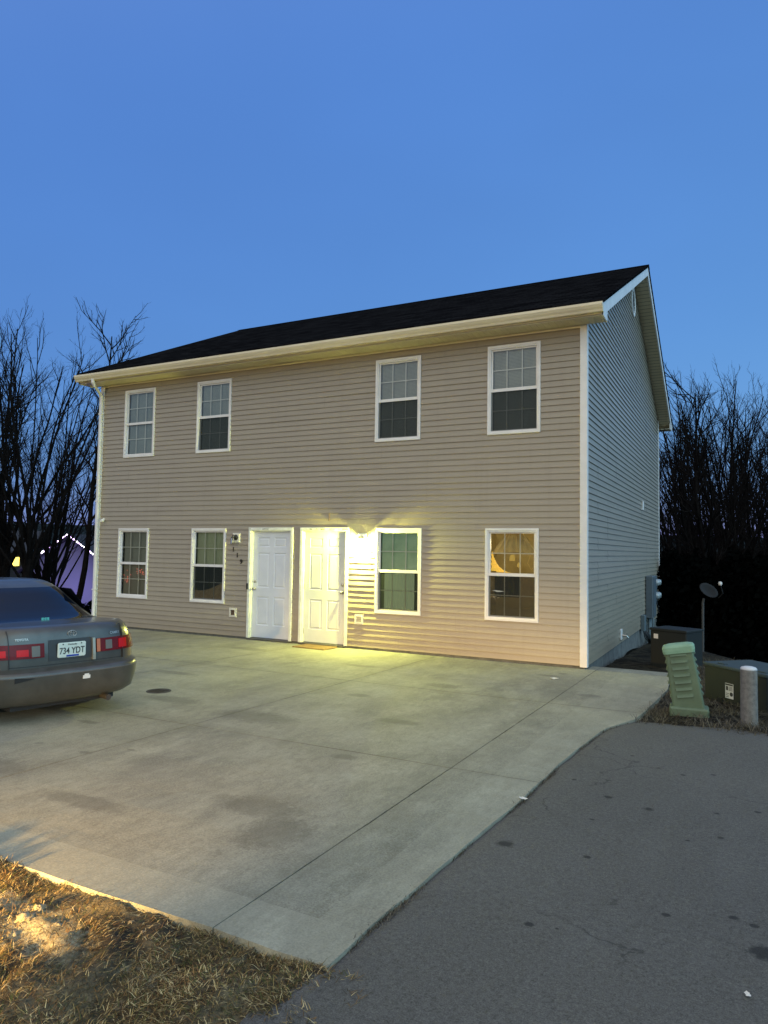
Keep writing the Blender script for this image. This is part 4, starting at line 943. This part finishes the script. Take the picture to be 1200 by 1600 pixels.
# ------------------------------------------------------------------ parked car (local: +X rear, Y right, Z up, origin under the rear bumper)
CAR = empty('parked_sedan', (-3.60, -6.58, -.137), -.2237, label='dark grey sedan parked on the driveway at the left, tail lights showing', cat='car')
CAR.scale = (.915, .915, .94)
M['paint'] = mat('car_paint', (.088, .083, .070), .32, (.066, .062, .052), 6, metal=.35, coat=.45)
M['tailred'] = mat('tail_red', (.12, .002, .003), .22, spec=.25)
M['tailhot'] = mat('tail_red_bright', (.55, .004, .005), .22, spec=.25)
M['tailclear'] = mat('tail_clear', (.13, .11, .085), .2)
M['tailorange'] = mat('tail_orange', (.50, .14, .05), .2)
M['carglass'] = mat('car_glass', (.003, .005, .009), .04, spec=.4)
M['rubber'] = mat('tyre_rubber', (.012, .012, .012), .8)
M['plate'] = mat('plate_white', (.62, .66, .56), .4, (.66, .68, .58), 12)
M['blue'] = mat('plate_blue', (.01, .04, .30), .4)
M['chrome'] = mat('chrome', (.5, .5, .5), .2, metal=1)
def cprof(tab, z):
    if z <= tab[0][0]: return tab[0][1]
    for (a, x), (b, y) in zip(tab, tab[1:]):
        if z <= b: return x+(y-x)*(z-a)/(b-a)
    return tab[-1][1]
REAR = [(.22, -.16), (.25, -.05), (.30, .015), (.42, .05), (.545, .06), (.575, .045), (.60, -.02), (.615, -.045), (.70, -.052), (.87, -.075), (.94, -.095), (.975, -.115), (1.0, -.15), (1.012, -.19)]
FRONT = [(.22, -4.55), (.3, -4.70), (.5, -4.76), (.62, -4.70), (.75, -4.62), (.85, -4.5), (1.012, -4.4)]
WID = [(.22, .78), (.3, .855), (.45, .885), (.60, .89), (.75, .885), (.9, .85), (1.012, .80)]
def sup(t, n): return (math.copysign(abs(math.cos(t))**(2/n), math.cos(t)), math.copysign(abs(math.sin(t))**(2/n), math.sin(t)))
def rearX(y, z):
    w = cprof(WID, z); u = min(.999, abs(y)/w); return cprof(REAR, z)-.55*(1-(1-u**3.4)**(1/3.4))
def outline(xr, xf, w, ar=.55, af=.7, nr=3.4, nf=2.8, K=20, SD=26):
    pts = []
    for k in range(K+1):
        t = (math.pi/2)*(k/K); c, s_ = sup(t, nr); pts.append((xr-ar*(1-c), w*s_))
    for k in range(1, SD): pts.append((xr-ar+(xf+af-xr+ar)*k/SD, w))
    for k in range(K+1):
        t = (math.pi/2)*(1-k/K); c, s_ = sup(t, nf); pts.append((xf+af*(1-c), w*s_))
    return pts+[(x, -y) for x, y in pts[-2:0:-1]]
def shoulder(x):     # top of the lower body along the car
    return cprof([(-4.76, .72), (-4.3, .80), (-3.4, .925), (-2.5, .95), (-1.0, .985), (-.5, 1.005), (-.15, 1.012), (.1, 1.0)], x)
zs = [.22, .25, .30, .36, .42, .48, .53, .548, .562, .578, .590, .600, .608, .616, .64, .70, .76, .82, .87, .91, .94, .965, .985, 1.0, 1.012]
rings = []
for z in zs:
    o = outline(cprof(REAR, z), cprof(FRONT, z), cprof(WID, z)); rings.append([(x, y, min(z, .22+(z-.22)*(shoulder(x)-.22)/.792)) for x, y in o])
top = outline(cprof(REAR, 1.012), cprof(FRONT, 1.012), cprof(WID, 1.012))
cx = -2.3
for s_, up in ((.985, .008), (.955, .014), (.88, .024), (.75, .034), (.5, .045), (.2, .05)):
    rings.append([(cx+(x-cx)*(1-(1-s_)*.55), y*s_, shoulder(cx+(x-cx)*(1-(1-s_)*.55))+up*(.35 if x > -1 else 1)) for x, y in top])
bodyb = MB(); bodyb.loft(rings); body = bodyb.build('body', 'paint', CAR, smooth=True)
# wheel arches cut out of the body
cut = MB()
for wx in (-1.06, -3.73):
    for sy in (-1, 1): cut.lathe([(.345, .60 if sy > 0 else -1.1), (.345, 1.1 if sy > 0 else -.60)], (wx, 0, .31), 36, axis='y')
co_ = cut.build('arch_cutter', 'black'); co_.parent = CAR
bm_ = body.modifiers.new('arches', 'BOOLEAN'); bm_.object = co_; bm_.operation = 'DIFFERENCE'; bm_.solver = 'EXACT'
dg = bpy.context.evaluated_depsgraph_get(); me2 = bpy.data.meshes.new_from_object(body.evaluated_get(dg)); body.modifiers.clear()
old = body.data; body.data = me2; bpy.data.objects.remove(co_)
while len(body.data.materials) > 1: body.data.materials.pop()
body.data.polygons.foreach_set('material_index', [0]*len(body.data.polygons))
try: body.data.set_sharp_from_angle(angle=R(38))
except Exception: pass
# greenhouse
GR = [(0, -.62), (.12, -.86), (.3, -1.04), (.5, -1.20), (.75, -1.38), (.9, -1.52), (1, -1.66)]
GF = [(0, -3.60), (.2, -3.42), (.5, -3.12), (.8, -2.82), (.92, -2.68), (1, -2.5)]
GW = [(0, .80), (.15, .765), (.5, .69), (.8, .62), (.92, .585), (1, .54)]
def ghz(h): return .96+.44*h
GK = 20
hs_ = [0, .06, .12, .2, .3, .4, .5, .6, .7, .8, .88, .94, .98, 1]
gr = [[(x, y, ghz(h)) for x, y in outline(cprof(GR, h), cprof(GF, h), cprof(GW, h), .5, .5, 3.6, 3.2)] for h in hs_]
ccx = -2.1
caps = [[(ccx+(x-ccx)*s_, y*s_, ghz(1)+up) for x, y, z in gr[-1]] for s_, up in ((.93, .012), (.8, .022), (.5, .032), (.2, .036))]
gb = MB(); gb.loft(gr+caps); gb.build('cabin', 'paint', body, smooth=True)
def ghpt(side, a, h, off=.006):     # point on the cabin: side 'rear','front','left','right', a in -1..1 or x
    w = cprof(GW, h)
    if side in ('rear', 'front'):
        y = a*w; n = 3.6 if side == 'rear' else 3.2; dx = .5*(1-(1-min(.999, abs(a))**n)**(1/n))
        x = cprof(GR, h)-dx if side == 'rear' else cprof(GF, h)+dx
        return (x+(off if side == 'rear' else -off), y, ghz(h)+off)
    return (a, (w+off)*(1 if side == 'right' else -1), ghz(h))
mb = MB(); sheet(mb, lambda s, t: ghpt('rear', (s*2-1)*(.86-.02*t), .05+.80*t, .006), 24, 16); rw = mb.build('rear_window', 'carglass', body, smooth=True)
mb = MB(); sheet(mb, lambda s, t: ghpt('front', (s*2-1)*.88, .05+.82*t, .006), 24, 12); mb.build('windscreen', 'carglass', body, smooth=True)
for sd in ('left', 'right'):
    for (xa, xb_, xc, xd) in ((-1.18, -1.35, -2.12, -2.12), (-2.18, -2.18, -3.2, -2.86)):
        mb = MB(); sheet(mb, lambda s, t: ghpt(sd, (xa+(xc-xa)*s)*(1-t)+(xb_+(xd-xb_)*s)*t if True else 0, .12+.70*t, .005), 6, 8); mb.build('side_window', 'carglass', body, smooth=True)
mb = MB(); rng = random.Random(2)
for i in range(9): a = -.02+.045*i*.5; q = ghpt('rear', a*.6+.05, .10+.012*(i % 3), .009); mb.box(q[0]-.006, q[0]+.004, q[1]-.012, q[1]+.012, q[2]-.006, q[2]+.008)
mb.build('window_sticker', mat('teal_sticker', (.10, .42, .36), .5), rw)
# fascia patches following the bodywork
def fpatch(mb, y0, y1, z0, z1, off, n=14, m_=4, th=.012, zt0=None, zt1=None):
    def F(s, t, o):
        y = y0+(y1-y0)*s; za = z0+((zt0 if zt0 is not None else z0)-z0)*s; zb_ = z1+((zt1 if zt1 is not None else z1)-z1)*s; z = za+(zb_-za)*t
        X = rearX(y, z); nx, ny = 1.0, 0.0
        dx = (rearX(y+.01, z)-rearX(y-.01, z))/.02; l = math.hypot(1, dx); nx, ny = 1/l, -dx/l
        return (X+nx*o, y+ny*o, z)
    n0 = len(mb.v); sheet(mb, lambda s, t: F(s, t, off), n, m_)
    for tt in (0, 1): sheet(mb, lambda s, t: F(s, tt, off-th*t), n, 1)
    for ss in (0, 1): sheet(mb, lambda s, t: F(ss, t, off-th*(1-s)), 1, m_)
def light(sy):
    root_m = MB(); fpatch(root_m, sy*.285, sy*.845, .712, .852, .014, 22); tl = root_m.build('tail_light', 'tailred', CAR, smooth=False)
    if sy < 0: segs = [(.33, .41, 'tailclear'), (.44, .55, 'tailhot'), (.64, .69, 'tailhot'), (.72, .79, 'tailhot')]
    else: segs = [(.285, .325, 'tailorange'), (.39, .47, 'tailclear'), (.56, .67, 'tailhot')]
    for a, b, mm in segs:
        if sy < 0: z0_, z1_ = (.725, .83) if mm == 'tailclear' else (.735, .80)
        else: z0_, z1_ = (.735, .83) if mm != 'tailorange' else (.715, .85)
        s2 = MB(); fpatch(s2, sy*a, sy*b, z0_, z1_, .019, 6, th=.008); s2.build('lens', mm, tl)
light(1); light(-1); M['chrome'] = mat('badge_chrome', (.42, .40, .36), .35, metal=.8)
mb = MB(); fpatch(mb, -.24, .24, .665, .875, .004, 8); mb.build('plate_recess', mat('dark_paint', (.03, .028, .026), .4), CAR)
mb = MB(); fpatch(mb, .232, .262, .64, .865, .03, 3, th=.03); mb.build('trim', mat('chrome_strip', (.4, .36, .28), .3, metal=.6), CAR)
for ya in (-.615, .615):
    mb = MB(); fpatch(mb, ya-.0035, ya+.0035, .62, .985, .0165, 1, 12, th=.02); mb.build('panel_gap', 'cable', CAR)
mb = MB(); fpatch(mb, -.615, .615, .628, .634, .003, 20, 1, th=.004); mb.build('panel_gap', 'cable', CAR)
mb = MB(); fpatch(mb, -.86, .86, .535, .545, .004, 40, 1, th=.004); mb.build('bumper_strip', mat('strip', (.11, .10, .09), .3, coat=.5), CAR)
# plate
px = rearX(0, .76)+.022
mb = MB(); mb.bbox(0, .305, 0, .152, 0, .004, .012, Matrix.Translation((px, -.1525, .690)) @ Matrix(((0, 0, 1, 0), (1, 0, 0, 0), (0, 1, 0, 0), (0, 0, 0, 1)))); pl = mb.build('licence_plate', 'plate', CAR)
def on_rear(txt, size, y, z, x, m, parent, name, shear=0, bold=0, sx=1, rz=0):
    t = text_mb(txt, size, .001, shear, bold); t.v = [(x+c-b*0-abs(0), y+a*sx, z+b) for a, b, c in t.v]; return t.build(name, m, parent)
on_rear('734 YDT', .092, 0, .755, px+.006, 'ink', pl, 'plate_number', bold=.001, sx=.80)
on_rear('Kentucky', .026, 0, .822, px+.006, 'ink', pl, 'plate_text', shear=.3)
mb = MB(); mb.box(px+.004, px+.0065, -.06, .075, .697, .714); mb.build('plate_band', 'blue', pl)
mb = MB()
for (yy, zz) in ((-.10, .826), (.10, .826)): mb.lathe([(.007, 0), (.007, .005)], (px+.004, yy, zz), 8, axis='x')
mb.build('screw', 'ink', pl)
def badge(txt, size, y, z, parent, name):
    t = text_mb(txt, size, .002, .15, .0008); t.v = [(rearX(y+a, z+b)+.008+c, y+a, z+b) for a, b, c in t.v]; t.build(name, 'chrome', parent)
badge('CAMRY', .038, .52, .897, CAR, 'badge'); badge('TOYOTA', .030, -.50, .897, CAR, 'badge')
mb = MB(); ex = rearX(0, .93)+.006
def ell(cy, cz, a, b, r_): mb.tube([(ex-.0+(0), cy+a*math.cos(2*math.pi*k/24), cz+b*math.sin(2*math.pi*k/24)) for k in range(25)], r_, 6, cap=False)
ell(.02, .925, .048, .032, .0032); ell(.02, .925, .017, .031, .0026); ell(.02, .942, .034, .012, .0026); mb.build('emblem', 'chrome', CAR, smooth=True)
# bumper scars, sticker, exhaust, underside
mb = MB(); fpatch(mb, -.60, -.42, .49, .545, .005, 4, 3, th=.004, zt0=.525, zt1=.53); mb.build('broken_hole', 'cable', CAR)
mb = MB(); fpatch(mb, .085, .165, .465, .50, .005, 3, 1, th=.004); fpatch(mb, .10, .15, .495, .515, .0052, 3, 1, th=.004); mb.build('bumper_sticker', 'label', CAR)
mb = MB(); mb.tube([(-.9, .40, .24), (-.3, .42, .23), (-.02, .43, .215)], .032, 12); mb.loft([rr(.11, .22, .05, 0), rr(.11, .22, .05, .14)], Matrix.Translation((-.48, .38, .17)) @ Matrix.Rotation(0, 4, 'X')); mb.build('exhaust', 'iron', CAR, smooth=False)
mb = MB(); mb.box(-4.3, -.16, -.56, .56, .19, .3); mb.build('underbody', 'cable', CAR)
for wx in (-1.06, -3.73):
    for sy in (-1, 1):
        mb = MB(); y0 = sy*.66; y1 = sy*.865
        mb.lathe([(.20, y0), (.29, y0), (.315, y0+sy*.03), (.315, y1-sy*.03), (.29, y1), (.20, y1-sy*.01)], (wx, 0, .31), 32, axis='y'); wh = mb.build('wheel', 'rubber', CAR, smooth=False)
        mb = MB(); mb.lathe([(.20, y1-sy*.012), (.19, y1-sy*.03), (.06, y1-sy*.012), (.01, y1-sy*.01)], (wx, 0, .31), 24, axis='y'); mb.build('rim', 'chrome', wh)

# ------------------------------------------------------------------ bare trees
def grow(rng, mbT, mbC, base, h, kind='vase', lean=(0, 0), r0=.16, dens=1.0):
    """one bare tree: trunk and main limbs to mbT, finer branches and twigs to mbC"""
    UP = Vector((0, 0, 1))
    def path(p, d, L, n, up, wob):
        pts = [p.copy()]; d = d.normalized()
        for i in range(n):
            d = (d+UP*up/n+Vector((rng.gauss(0, wob), rng.gauss(0, wob), rng.gauss(0, wob*.5)))).normalized(); p = p+d*(L/n); pts.append(p.copy())
        return pts, d
    def dirat(pts, i): return (pts[min(i+1, len(pts)-1)]-pts[max(0, i-1)]).normalized()
    def sidedir(t, ang, az):
        a = t.orthogonal().normalized(); b = t.cross(a); return (t*math.cos(ang)+(a*math.cos(az)+b*math.sin(az))*math.sin(ang)).normalized()
    def twigs(pts, r, L, lvl):
        k = max(2, int(L/(.14 if lvl == 2 else .15)*dens))
        for j in range(k):
            t = .18+.82*(j+rng.random())/k; f = t*(len(pts)-1); i = min(int(f), len(pts)-2); p = pts[i].lerp(pts[i+1], f-i)
            d = sidedir(dirat(pts, i), R(rng.uniform(22, 50)), rng.uniform(0, 6.28))
            l = (L*rng.uniform(.28, .5)*(1.15-t*.6)) if lvl < 3 else rng.uniform(.12, .34)
            l = max(.12, l); q, _ = path(p, d, l, 3 if lvl < 3 else 2, .35, .10)
            rr_ = max(.0046, r*.42*(1-t*.5)); mbC.tube(q, [rr_]+[rr_*.75]*(len(q)-2)+[rr_*.45], 3, cap=False)
            if lvl < 3: twigs(q, rr_, l, lvl+1)
    def limb(p, d, L, r, up, n=9, main=True, wob=.07):
        pts, _ = path(p, d, L, n, up, wob); rad = [r*(1-.88*(i/n))**.9+.006 for i in range(n+1)]
        (mbT if main else mbC).tube(pts, rad, 6 if main else 4, cap=False); return pts, rad
    if kind == 'vase':
        th = h*rng.uniform(.16, .26); lp = Vector((lean[0]*th, lean[1]*th, th)); mbT.tube([(0, 0, -.6), (0, 0, 0), lp*.5, lp], [r0*1.25, r0*1.15, r0, r0*.95], 9, cap=False)
        nl = rng.randint(10, 13)
        for i in range(nl):
            az = 2*math.pi*i/nl+rng.uniform(-.4, .4); sp = rng.uniform(6, 31) if i else 2
            d = Vector((math.cos(az)*math.sin(R(sp))+lean[0], math.sin(az)*math.sin(R(sp))+lean[1], math.cos(R(sp)))); L = (h-th)*rng.uniform(.84, .99)*(1-.22*(sp/31)**2)
            pts, rad = limb(lp*rng.uniform(.6, 1), d, L, r0*rng.uniform(.22, .38), .20, 12, True, .055)
            ks = int(17*dens)
            for j in range(ks):
                t = .26+.73*((j+rng.random())/ks)**.8; f = t*(len(pts)-1); q = min(int(f), len(pts)-2); p = pts[q].lerp(pts[q+1], f-q)
                dd = sidedir(dirat(pts, q), R(rng.uniform(22, 48)), rng.uniform(0, 6.28)); l = L*rng.uniform(.16, .36)*(1.12-t*.55)
                sp_, sr = limb(p, dd, l, max(.009, rad[q]*.34), .55, 6, False, .09); twigs(sp_, sr[0], l, 2)
    else:    # tall thin single stem, bare below, spreading open crown
        n = 14; pts = [Vector((0, 0, -.6))]
        for i in range(n+1):
            t = i/n; pts.append(Vector((lean[0]*h*min(t, .62+.1*(t-.62))+.012*h*math.sin(t*8), lean[1]*h*t, h*t*.93)))
        rad = [r0*1.1]+[r0*(1-.88*(i/n))+.006 for i in range(n+1)]; mbT.tube(pts, rad, 8, cap=False)
        K = int(26*dens)
        for j in range(K):
            t = .30+.68*((j+rng.random())/K)**.75; f = t*(len(pts)-1); q = min(int(f), len(pts)-2); p = pts[q].lerp(pts[q+1], f-q)
            dd = sidedir(dirat(pts, q), R(rng.uniform(28, 52)), rng.uniform(0, 6.28)); l = h*rng.uniform(.12, .24)*(1.15-t*.45)
            sp_, sr = limb(p, dd, l, max(.02, rad[q]*.42), .55, 8, True, .09)
            for m2 in range(8):
                tt = .18+.82*(m2+rng.random())/8; ff = tt*(len(sp_)-1); qq = min(int(ff), len(sp_)-2); pp = sp_[qq].lerp(sp_[qq+1], ff-qq)
                d2 = sidedir(dirat(sp_, qq), R(rng.uniform(25, 50)), rng.uniform(0, 6.28)); l2 = l*rng.uniform(.25, .45); s2, r2 = limb(pp, d2, l2, sr[qq]*.5, .3, 4, False, .10); twigs(s2, r2[0], l2, 3)
PROTO = {}
def tree_proto(key, seed, h, kind, lean, r0, dens):
    rng = random.Random(seed); T, C = MB(), MB(); grow(rng, T, C, None, h, kind, lean, r0, dens); PROTO[key] = (T, C, h)
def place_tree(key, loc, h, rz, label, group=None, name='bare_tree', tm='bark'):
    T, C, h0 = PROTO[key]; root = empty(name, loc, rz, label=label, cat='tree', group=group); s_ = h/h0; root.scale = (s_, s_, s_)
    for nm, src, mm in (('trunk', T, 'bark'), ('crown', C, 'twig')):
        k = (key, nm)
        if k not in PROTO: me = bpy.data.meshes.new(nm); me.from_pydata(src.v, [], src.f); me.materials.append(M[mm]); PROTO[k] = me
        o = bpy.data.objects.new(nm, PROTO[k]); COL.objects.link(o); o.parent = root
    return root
for i in range(4): tree_proto('v%d' % i, 100+i, 11.0, 'vase', ((.0, 0), (.06, .02), (-.05, 0), (.02, -.04))[i], .15+.012*i, .62)
tree_proto('s0', 200, 12.5, 'stem', (.13, .0), .13, 1.0)
tree_proto('s1', 201, 12.0, 'stem', (-.08, .05), .14, .9)
# right of the house: u (photo column), depth, top row, kind, label bits
RT = [(1040, 31, 700, 'v0', 'bare tree closest to the house wall on the right, half behind the eave'), (1062, 38, 590, 'v1', 'tall bare tree with upright limbs just right of the gable eave'), (1090, 30, 560, 'v2', 'tallest bare many-limbed tree rising behind the satellite dish'),
      (1122, 27, 575, 's1', 'bare tree with a thick leaning trunk above the transformer box'), (1112, 41, 560, 'v0', 'slender bare tree standing behind the thick leaning trunk'), (1138, 34, 560, 'v3', 'bare tree with dense fine twigs above the low utility box'),
      (1152, 30, 590, 'v1', 'dark straight trunked bare tree above the concrete bollard'), (1172, 36, 575, 'v2', 'broad bare tree whose crown reaches over the bollard'), (1196, 31, 600, 'v0', 'bare tree cut by the right edge of the picture'), (1225, 35, 590, 'v3', 'bare tree mostly beyond the right edge, only its left twigs showing'),
      (1078, 45, 640, 'v3', 'far smaller bare tree seen low between the trunks right of the house'), (1185, 46, 640, 'v1', 'far small bare tree seen between trunks near the right edge'), (1052, 27, 690, 's1', 'thin bare tree with crooked stem beside the rear corner of the house')]
rng = random.Random(12)
for (u, dep, tv, key, lab) in RT:
    p = at(u, 870, dep); z0 = G(p.x, p.y)-.1; zt = at(u, tv, dep).z; place_tree(key, (p.x, p.y, z0), (zt-z0)*1.0, rng.uniform(0, 6.28), lab, 'bare trees behind the house on the right')
LT = [(36, 31, 500, 'v1', 0.4, 'large bare many-limbed tree at the left edge above the car roof'), (70, 33, 590, 'v2', 2.0, 'bare tree with several upright stems just right of the largest left tree'), (8, 34, 515, 'v3', 4.0, 'bare tree cut by the left edge of the picture'), (-40, 33, 520, 'v0', 1.0, 'bare tree just outside the left edge, its twigs reaching in'), (84, 40, 660, 'v0', 5.0, 'smaller bare tree behind the leaning one by the downspout')]
for (u, dep, tv, key, rz, lab) in LT:
    p = at(u, 900, dep); z0 = G(p.x, p.y)-.1; zt = at(u, tv, dep).z; place_tree(key, (p.x, p.y, z0), (zt-z0)*1.10, rz, lab, 'bare trees left of the house')
p = at(110, 940, 25); z0 = G(p.x, p.y)-.1; zt = at(150, 478, 25).z
place_tree('s0', (p.x, p.y, z0), (zt-z0)*.99, R(27), 'slender bare tree leaning right beside the white downspout', 'bare trees left of the house')

# undergrowth, dark evergreens and the wooded ridge behind
def leafmass(name, n, region, size, seed, m):
    rng = random.Random(seed); mb = MB()
    for i in range(n):
        p = region(rng); a = Vector((rng.gauss(0, 1), rng.gauss(0, 1), rng.gauss(0, 1))).normalized(); b = a.orthogonal().normalized(); c = a.cross(b); s_ = size*rng.uniform(.4, 1.2)
        k = len(mb.v); mb.v += [tuple(p+b*s_), tuple(p+c*s_*.6), tuple(p-b*s_), tuple(p-c*s_*.6)]; mb.f.append((k, k+1, k+2, k+3))
    return mb.build(name, m)
def reg_right(rng):
    u = rng.uniform(1015, 1320); dep = rng.uniform(20, 36); p = at(u, 870, dep); zt = 1.3+.5*mnoise.noise(Vector((u*.03, 0, 0)))+.6*rng.random()*mnoise.noise(Vector((u*.11, 3, 0)))+(dep-20)*.03; z0 = G(p.x, p.y)
    return Vector((p.x, p.y, z0+(zt-z0)*rng.random()**.8))
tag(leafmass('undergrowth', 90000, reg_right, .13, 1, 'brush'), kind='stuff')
def reg_left(rng):
    u = rng.uniform(-120, 175); dep = rng.uniform(34, 40); p = at(u, 870, dep); z0 = G(p.x, p.y); return Vector((p.x, p.y, z0+(1.6)*rng.random()**1.6+.5*mnoise.noise(Vector((u*.05, 0, 0)))))
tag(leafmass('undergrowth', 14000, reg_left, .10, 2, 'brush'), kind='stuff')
# ridge
mb = MB(); n = 140; prev = None
rowsA, rowsB, rowsC = [], [], []
def RH(i): return 5.0+2.5*mnoise.noise(Vector((i*.13, 0, 0)))+1.5*mnoise.noise(Vector((i*.9, 4, 0)))+14*sstep(.5, -.4, math.cos(2*math.pi*i/n-math.pi))  # ring added behind the camera, raised there to block window reflections
for i in range(n+1):
    ang_ = YAW+R(-180+360*i/n); d = Vector((math.sin(ang_), math.cos(ang_), 0)); top_h = RH(i)
    rowsA.append(tuple(CAMP+d*150+Vector((0, 0, -6)))); rowsB.append(tuple(CAMP+d*185+Vector((0, 0, top_h)))); rowsC.append(tuple(CAMP+d*260+Vector((0, 0, top_h-4))))
mb.v = rowsA+rowsB+rowsC
for i in range(n):
    for r_ in (0, 1): mb.f.append((r_*(n+1)+i, r_*(n+1)+i+1, (r_+1)*(n+1)+i+1, (r_+1)*(n+1)+i))
tag(mb.build('hills', 'hill', smooth=True), kind='structure')
rng = random.Random(8)
def reg_ridge(rng):
    i = rng.uniform(0, n); ang_ = YAW+R(-180+360*i/n); d = Vector((math.sin(ang_), math.cos(ang_), 0)); t = rng.random(); top_h = RH(i)
    p = CAMP+d*(150+35*t); return Vector((p.x, p.y, 1.6-6+(top_h+6)*t-1.2+abs(rng.gauss(0, 1.6))))
tag(leafmass('far_woods', 60000, reg_ridge, .55, 3, 'hill'), kind='stuff')

# ------------------------------------------------------------------ neighbour's decorated house
ND = 44.0
apx = at(108, 834, ND); lft = at(26, 893, ND); rgt = at(190, 893, ND)
ux = (rgt-lft); ux.z = 0; ux.normalize(); back = Vector((-ux.y, ux.x, 0))
if back.dot(_d) < 0: back = -back
hw = (rgt-lft).length/2; zb_ = G(apx.x, apx.y)-.3; NO = Vector((apx.x, apx.y, zb_)); ze = lft.z
nh = empty('gabled_house', NO, label='low gabled house behind the trees at left washed in violet light', cat='house')
def NP(a, b, z): p = ux*a+back*b; return (p.x, p.y, z-zb_)
mb = MB(); w_ = hw-.35
mb.v += [NP(-w_, .3, zb_), NP(w_, .3, zb_), NP(w_, .3, ze+.2), NP(0, .3, apx.z-.15), NP(-w_, .3, ze+.2)]; mb.f.append((0, 1, 2, 3, 4))
mb.v += [NP(-w_, 9, zb_), NP(w_, 9, zb_), NP(w_, 9, ze+.2), NP(0, 9, apx.z-.15), NP(-w_, 9, ze+.2)]; mb.f += [(5, 9, 8, 7, 6), (0, 4, 9, 5), (1, 6, 7, 2)]
wall = mb.build('wall', 'neigh_wall', nh)
mb = MB()
for sg in (-1, 1): mb.loft([[NP(0, -.15, apx.z), NP(sg*hw, -.15, ze), NP(sg*hw, -.15, ze-.14), NP(0, -.15, apx.z-.14)], [NP(0, 9.4, apx.z), NP(sg*hw, 9.4, ze), NP(sg*hw, 9.4, ze-.14), NP(0, 9.4, apx.z-.14)]])
mb.build('roof', 'neigh_roof', nh)
mb = MB(); mb.box(-.5, .5, -.02, .02, 0, 1.1); mb.v = [NP(a-.9, .27, zb_+1.1+c) for a, b, c in mb.v]; mb.build('window', 'carglass', nh)
sl = empty('string_lights', NO, label='string of violet and white lights along the gable edge of the house behind the trees', cat='string lights')
rng = random.Random(6)
for sg, cnt in ((-1, 30), (1, 22)):
    for k in range(cnt):
        t = (k+.5)/cnt*(.82 if sg < 0 else .75)
        if sg < 0 and rng.random() < .22: continue
        z = apx.z+(ze-apx.z)*t-.05; q = Vector(NP(sg*hw*t, -.22, z)); r_ = rng.uniform(.035, .07); mb = MB(); mb.lathe([(.01, -r_), (r_, 0), (.01, r_)], tuple(q), 6); mb.build('bulb', 'purple_w' if rng.random() < .6 else 'purple', sl)
pp = NO+ux*.4-back*2.2; lamp('violet_flood', 'POINT', (pp.x, pp.y, ze-1.2), 480, (.42, .34, 1.0), .3)
# lit house at the far left and a small lit box near the tree
fp = at(4, 876, 52); fz = G(fp.x, fp.y); fh = empty('lit_porch_house', (fp.x, fp.y, fz), -YAW+.2, label='distant dark house with a bright yellow lit porch at the far left edge', cat='house')
hz = at(4, 876, 52).z-fz
mb = MB(); mb.box(-4, 1.7, 0, 6, 0, hz+.9); mb.build('wall', 'neigh_roof', fh)
mb = MB(); mb.loft([[(-4.4, -1.3, hz+.6), (2.0, -1.3, hz+.6), (2.0, -1.3, hz+.72), (-4.4, -1.3, hz+.72)], [(-4.4, 3, hz+2.2), (2.0, 3, hz+2.2), (2.0, 3, hz+2.3), (-4.4, 3, hz+2.3)], [(-4.4, 7, hz+.6), (2.0, 7, hz+.6), (2.0, 7, hz+.72), (-4.4, 7, hz+.72)]]); mb.build('roof', 'neigh_roof', fh)
mb = MB(); sheet(mb, lambda s, t: (-3.6+4.75*s, -.06, hz-.38*(.4+.6*math.sin(2.2+s*6)**2)*1+(.75-.12*s)*t), 20, 2); mb.build('lit_wall', 'yellow_lit', fh)
bp = at(119, 944, 23); root = empty('post_lantern', (bp.x, bp.y, G(bp.x, bp.y)-.05), .3, label='small pale yellow post lantern at the foot of the leaning tree', cat='lantern')
hz = bp.z-root.location.z
mb = MB(); mb.tube([(0, 0, 0), (0, 0, hz-.1)], .03, 8); mb.build('post', 'black', root)
mb = MB(); mb.bbox(-.07, .07, -.07, .07, hz-.12, hz+.12, .01); mb.build('lamp_head', emis('lantern_glow', (1, .9, .45), 1.2), root)
mb = MB(); mb.bbox(-.09, .09, -.09, .09, hz+.121, hz+.15, .01); mb.build('cap', 'black', root)
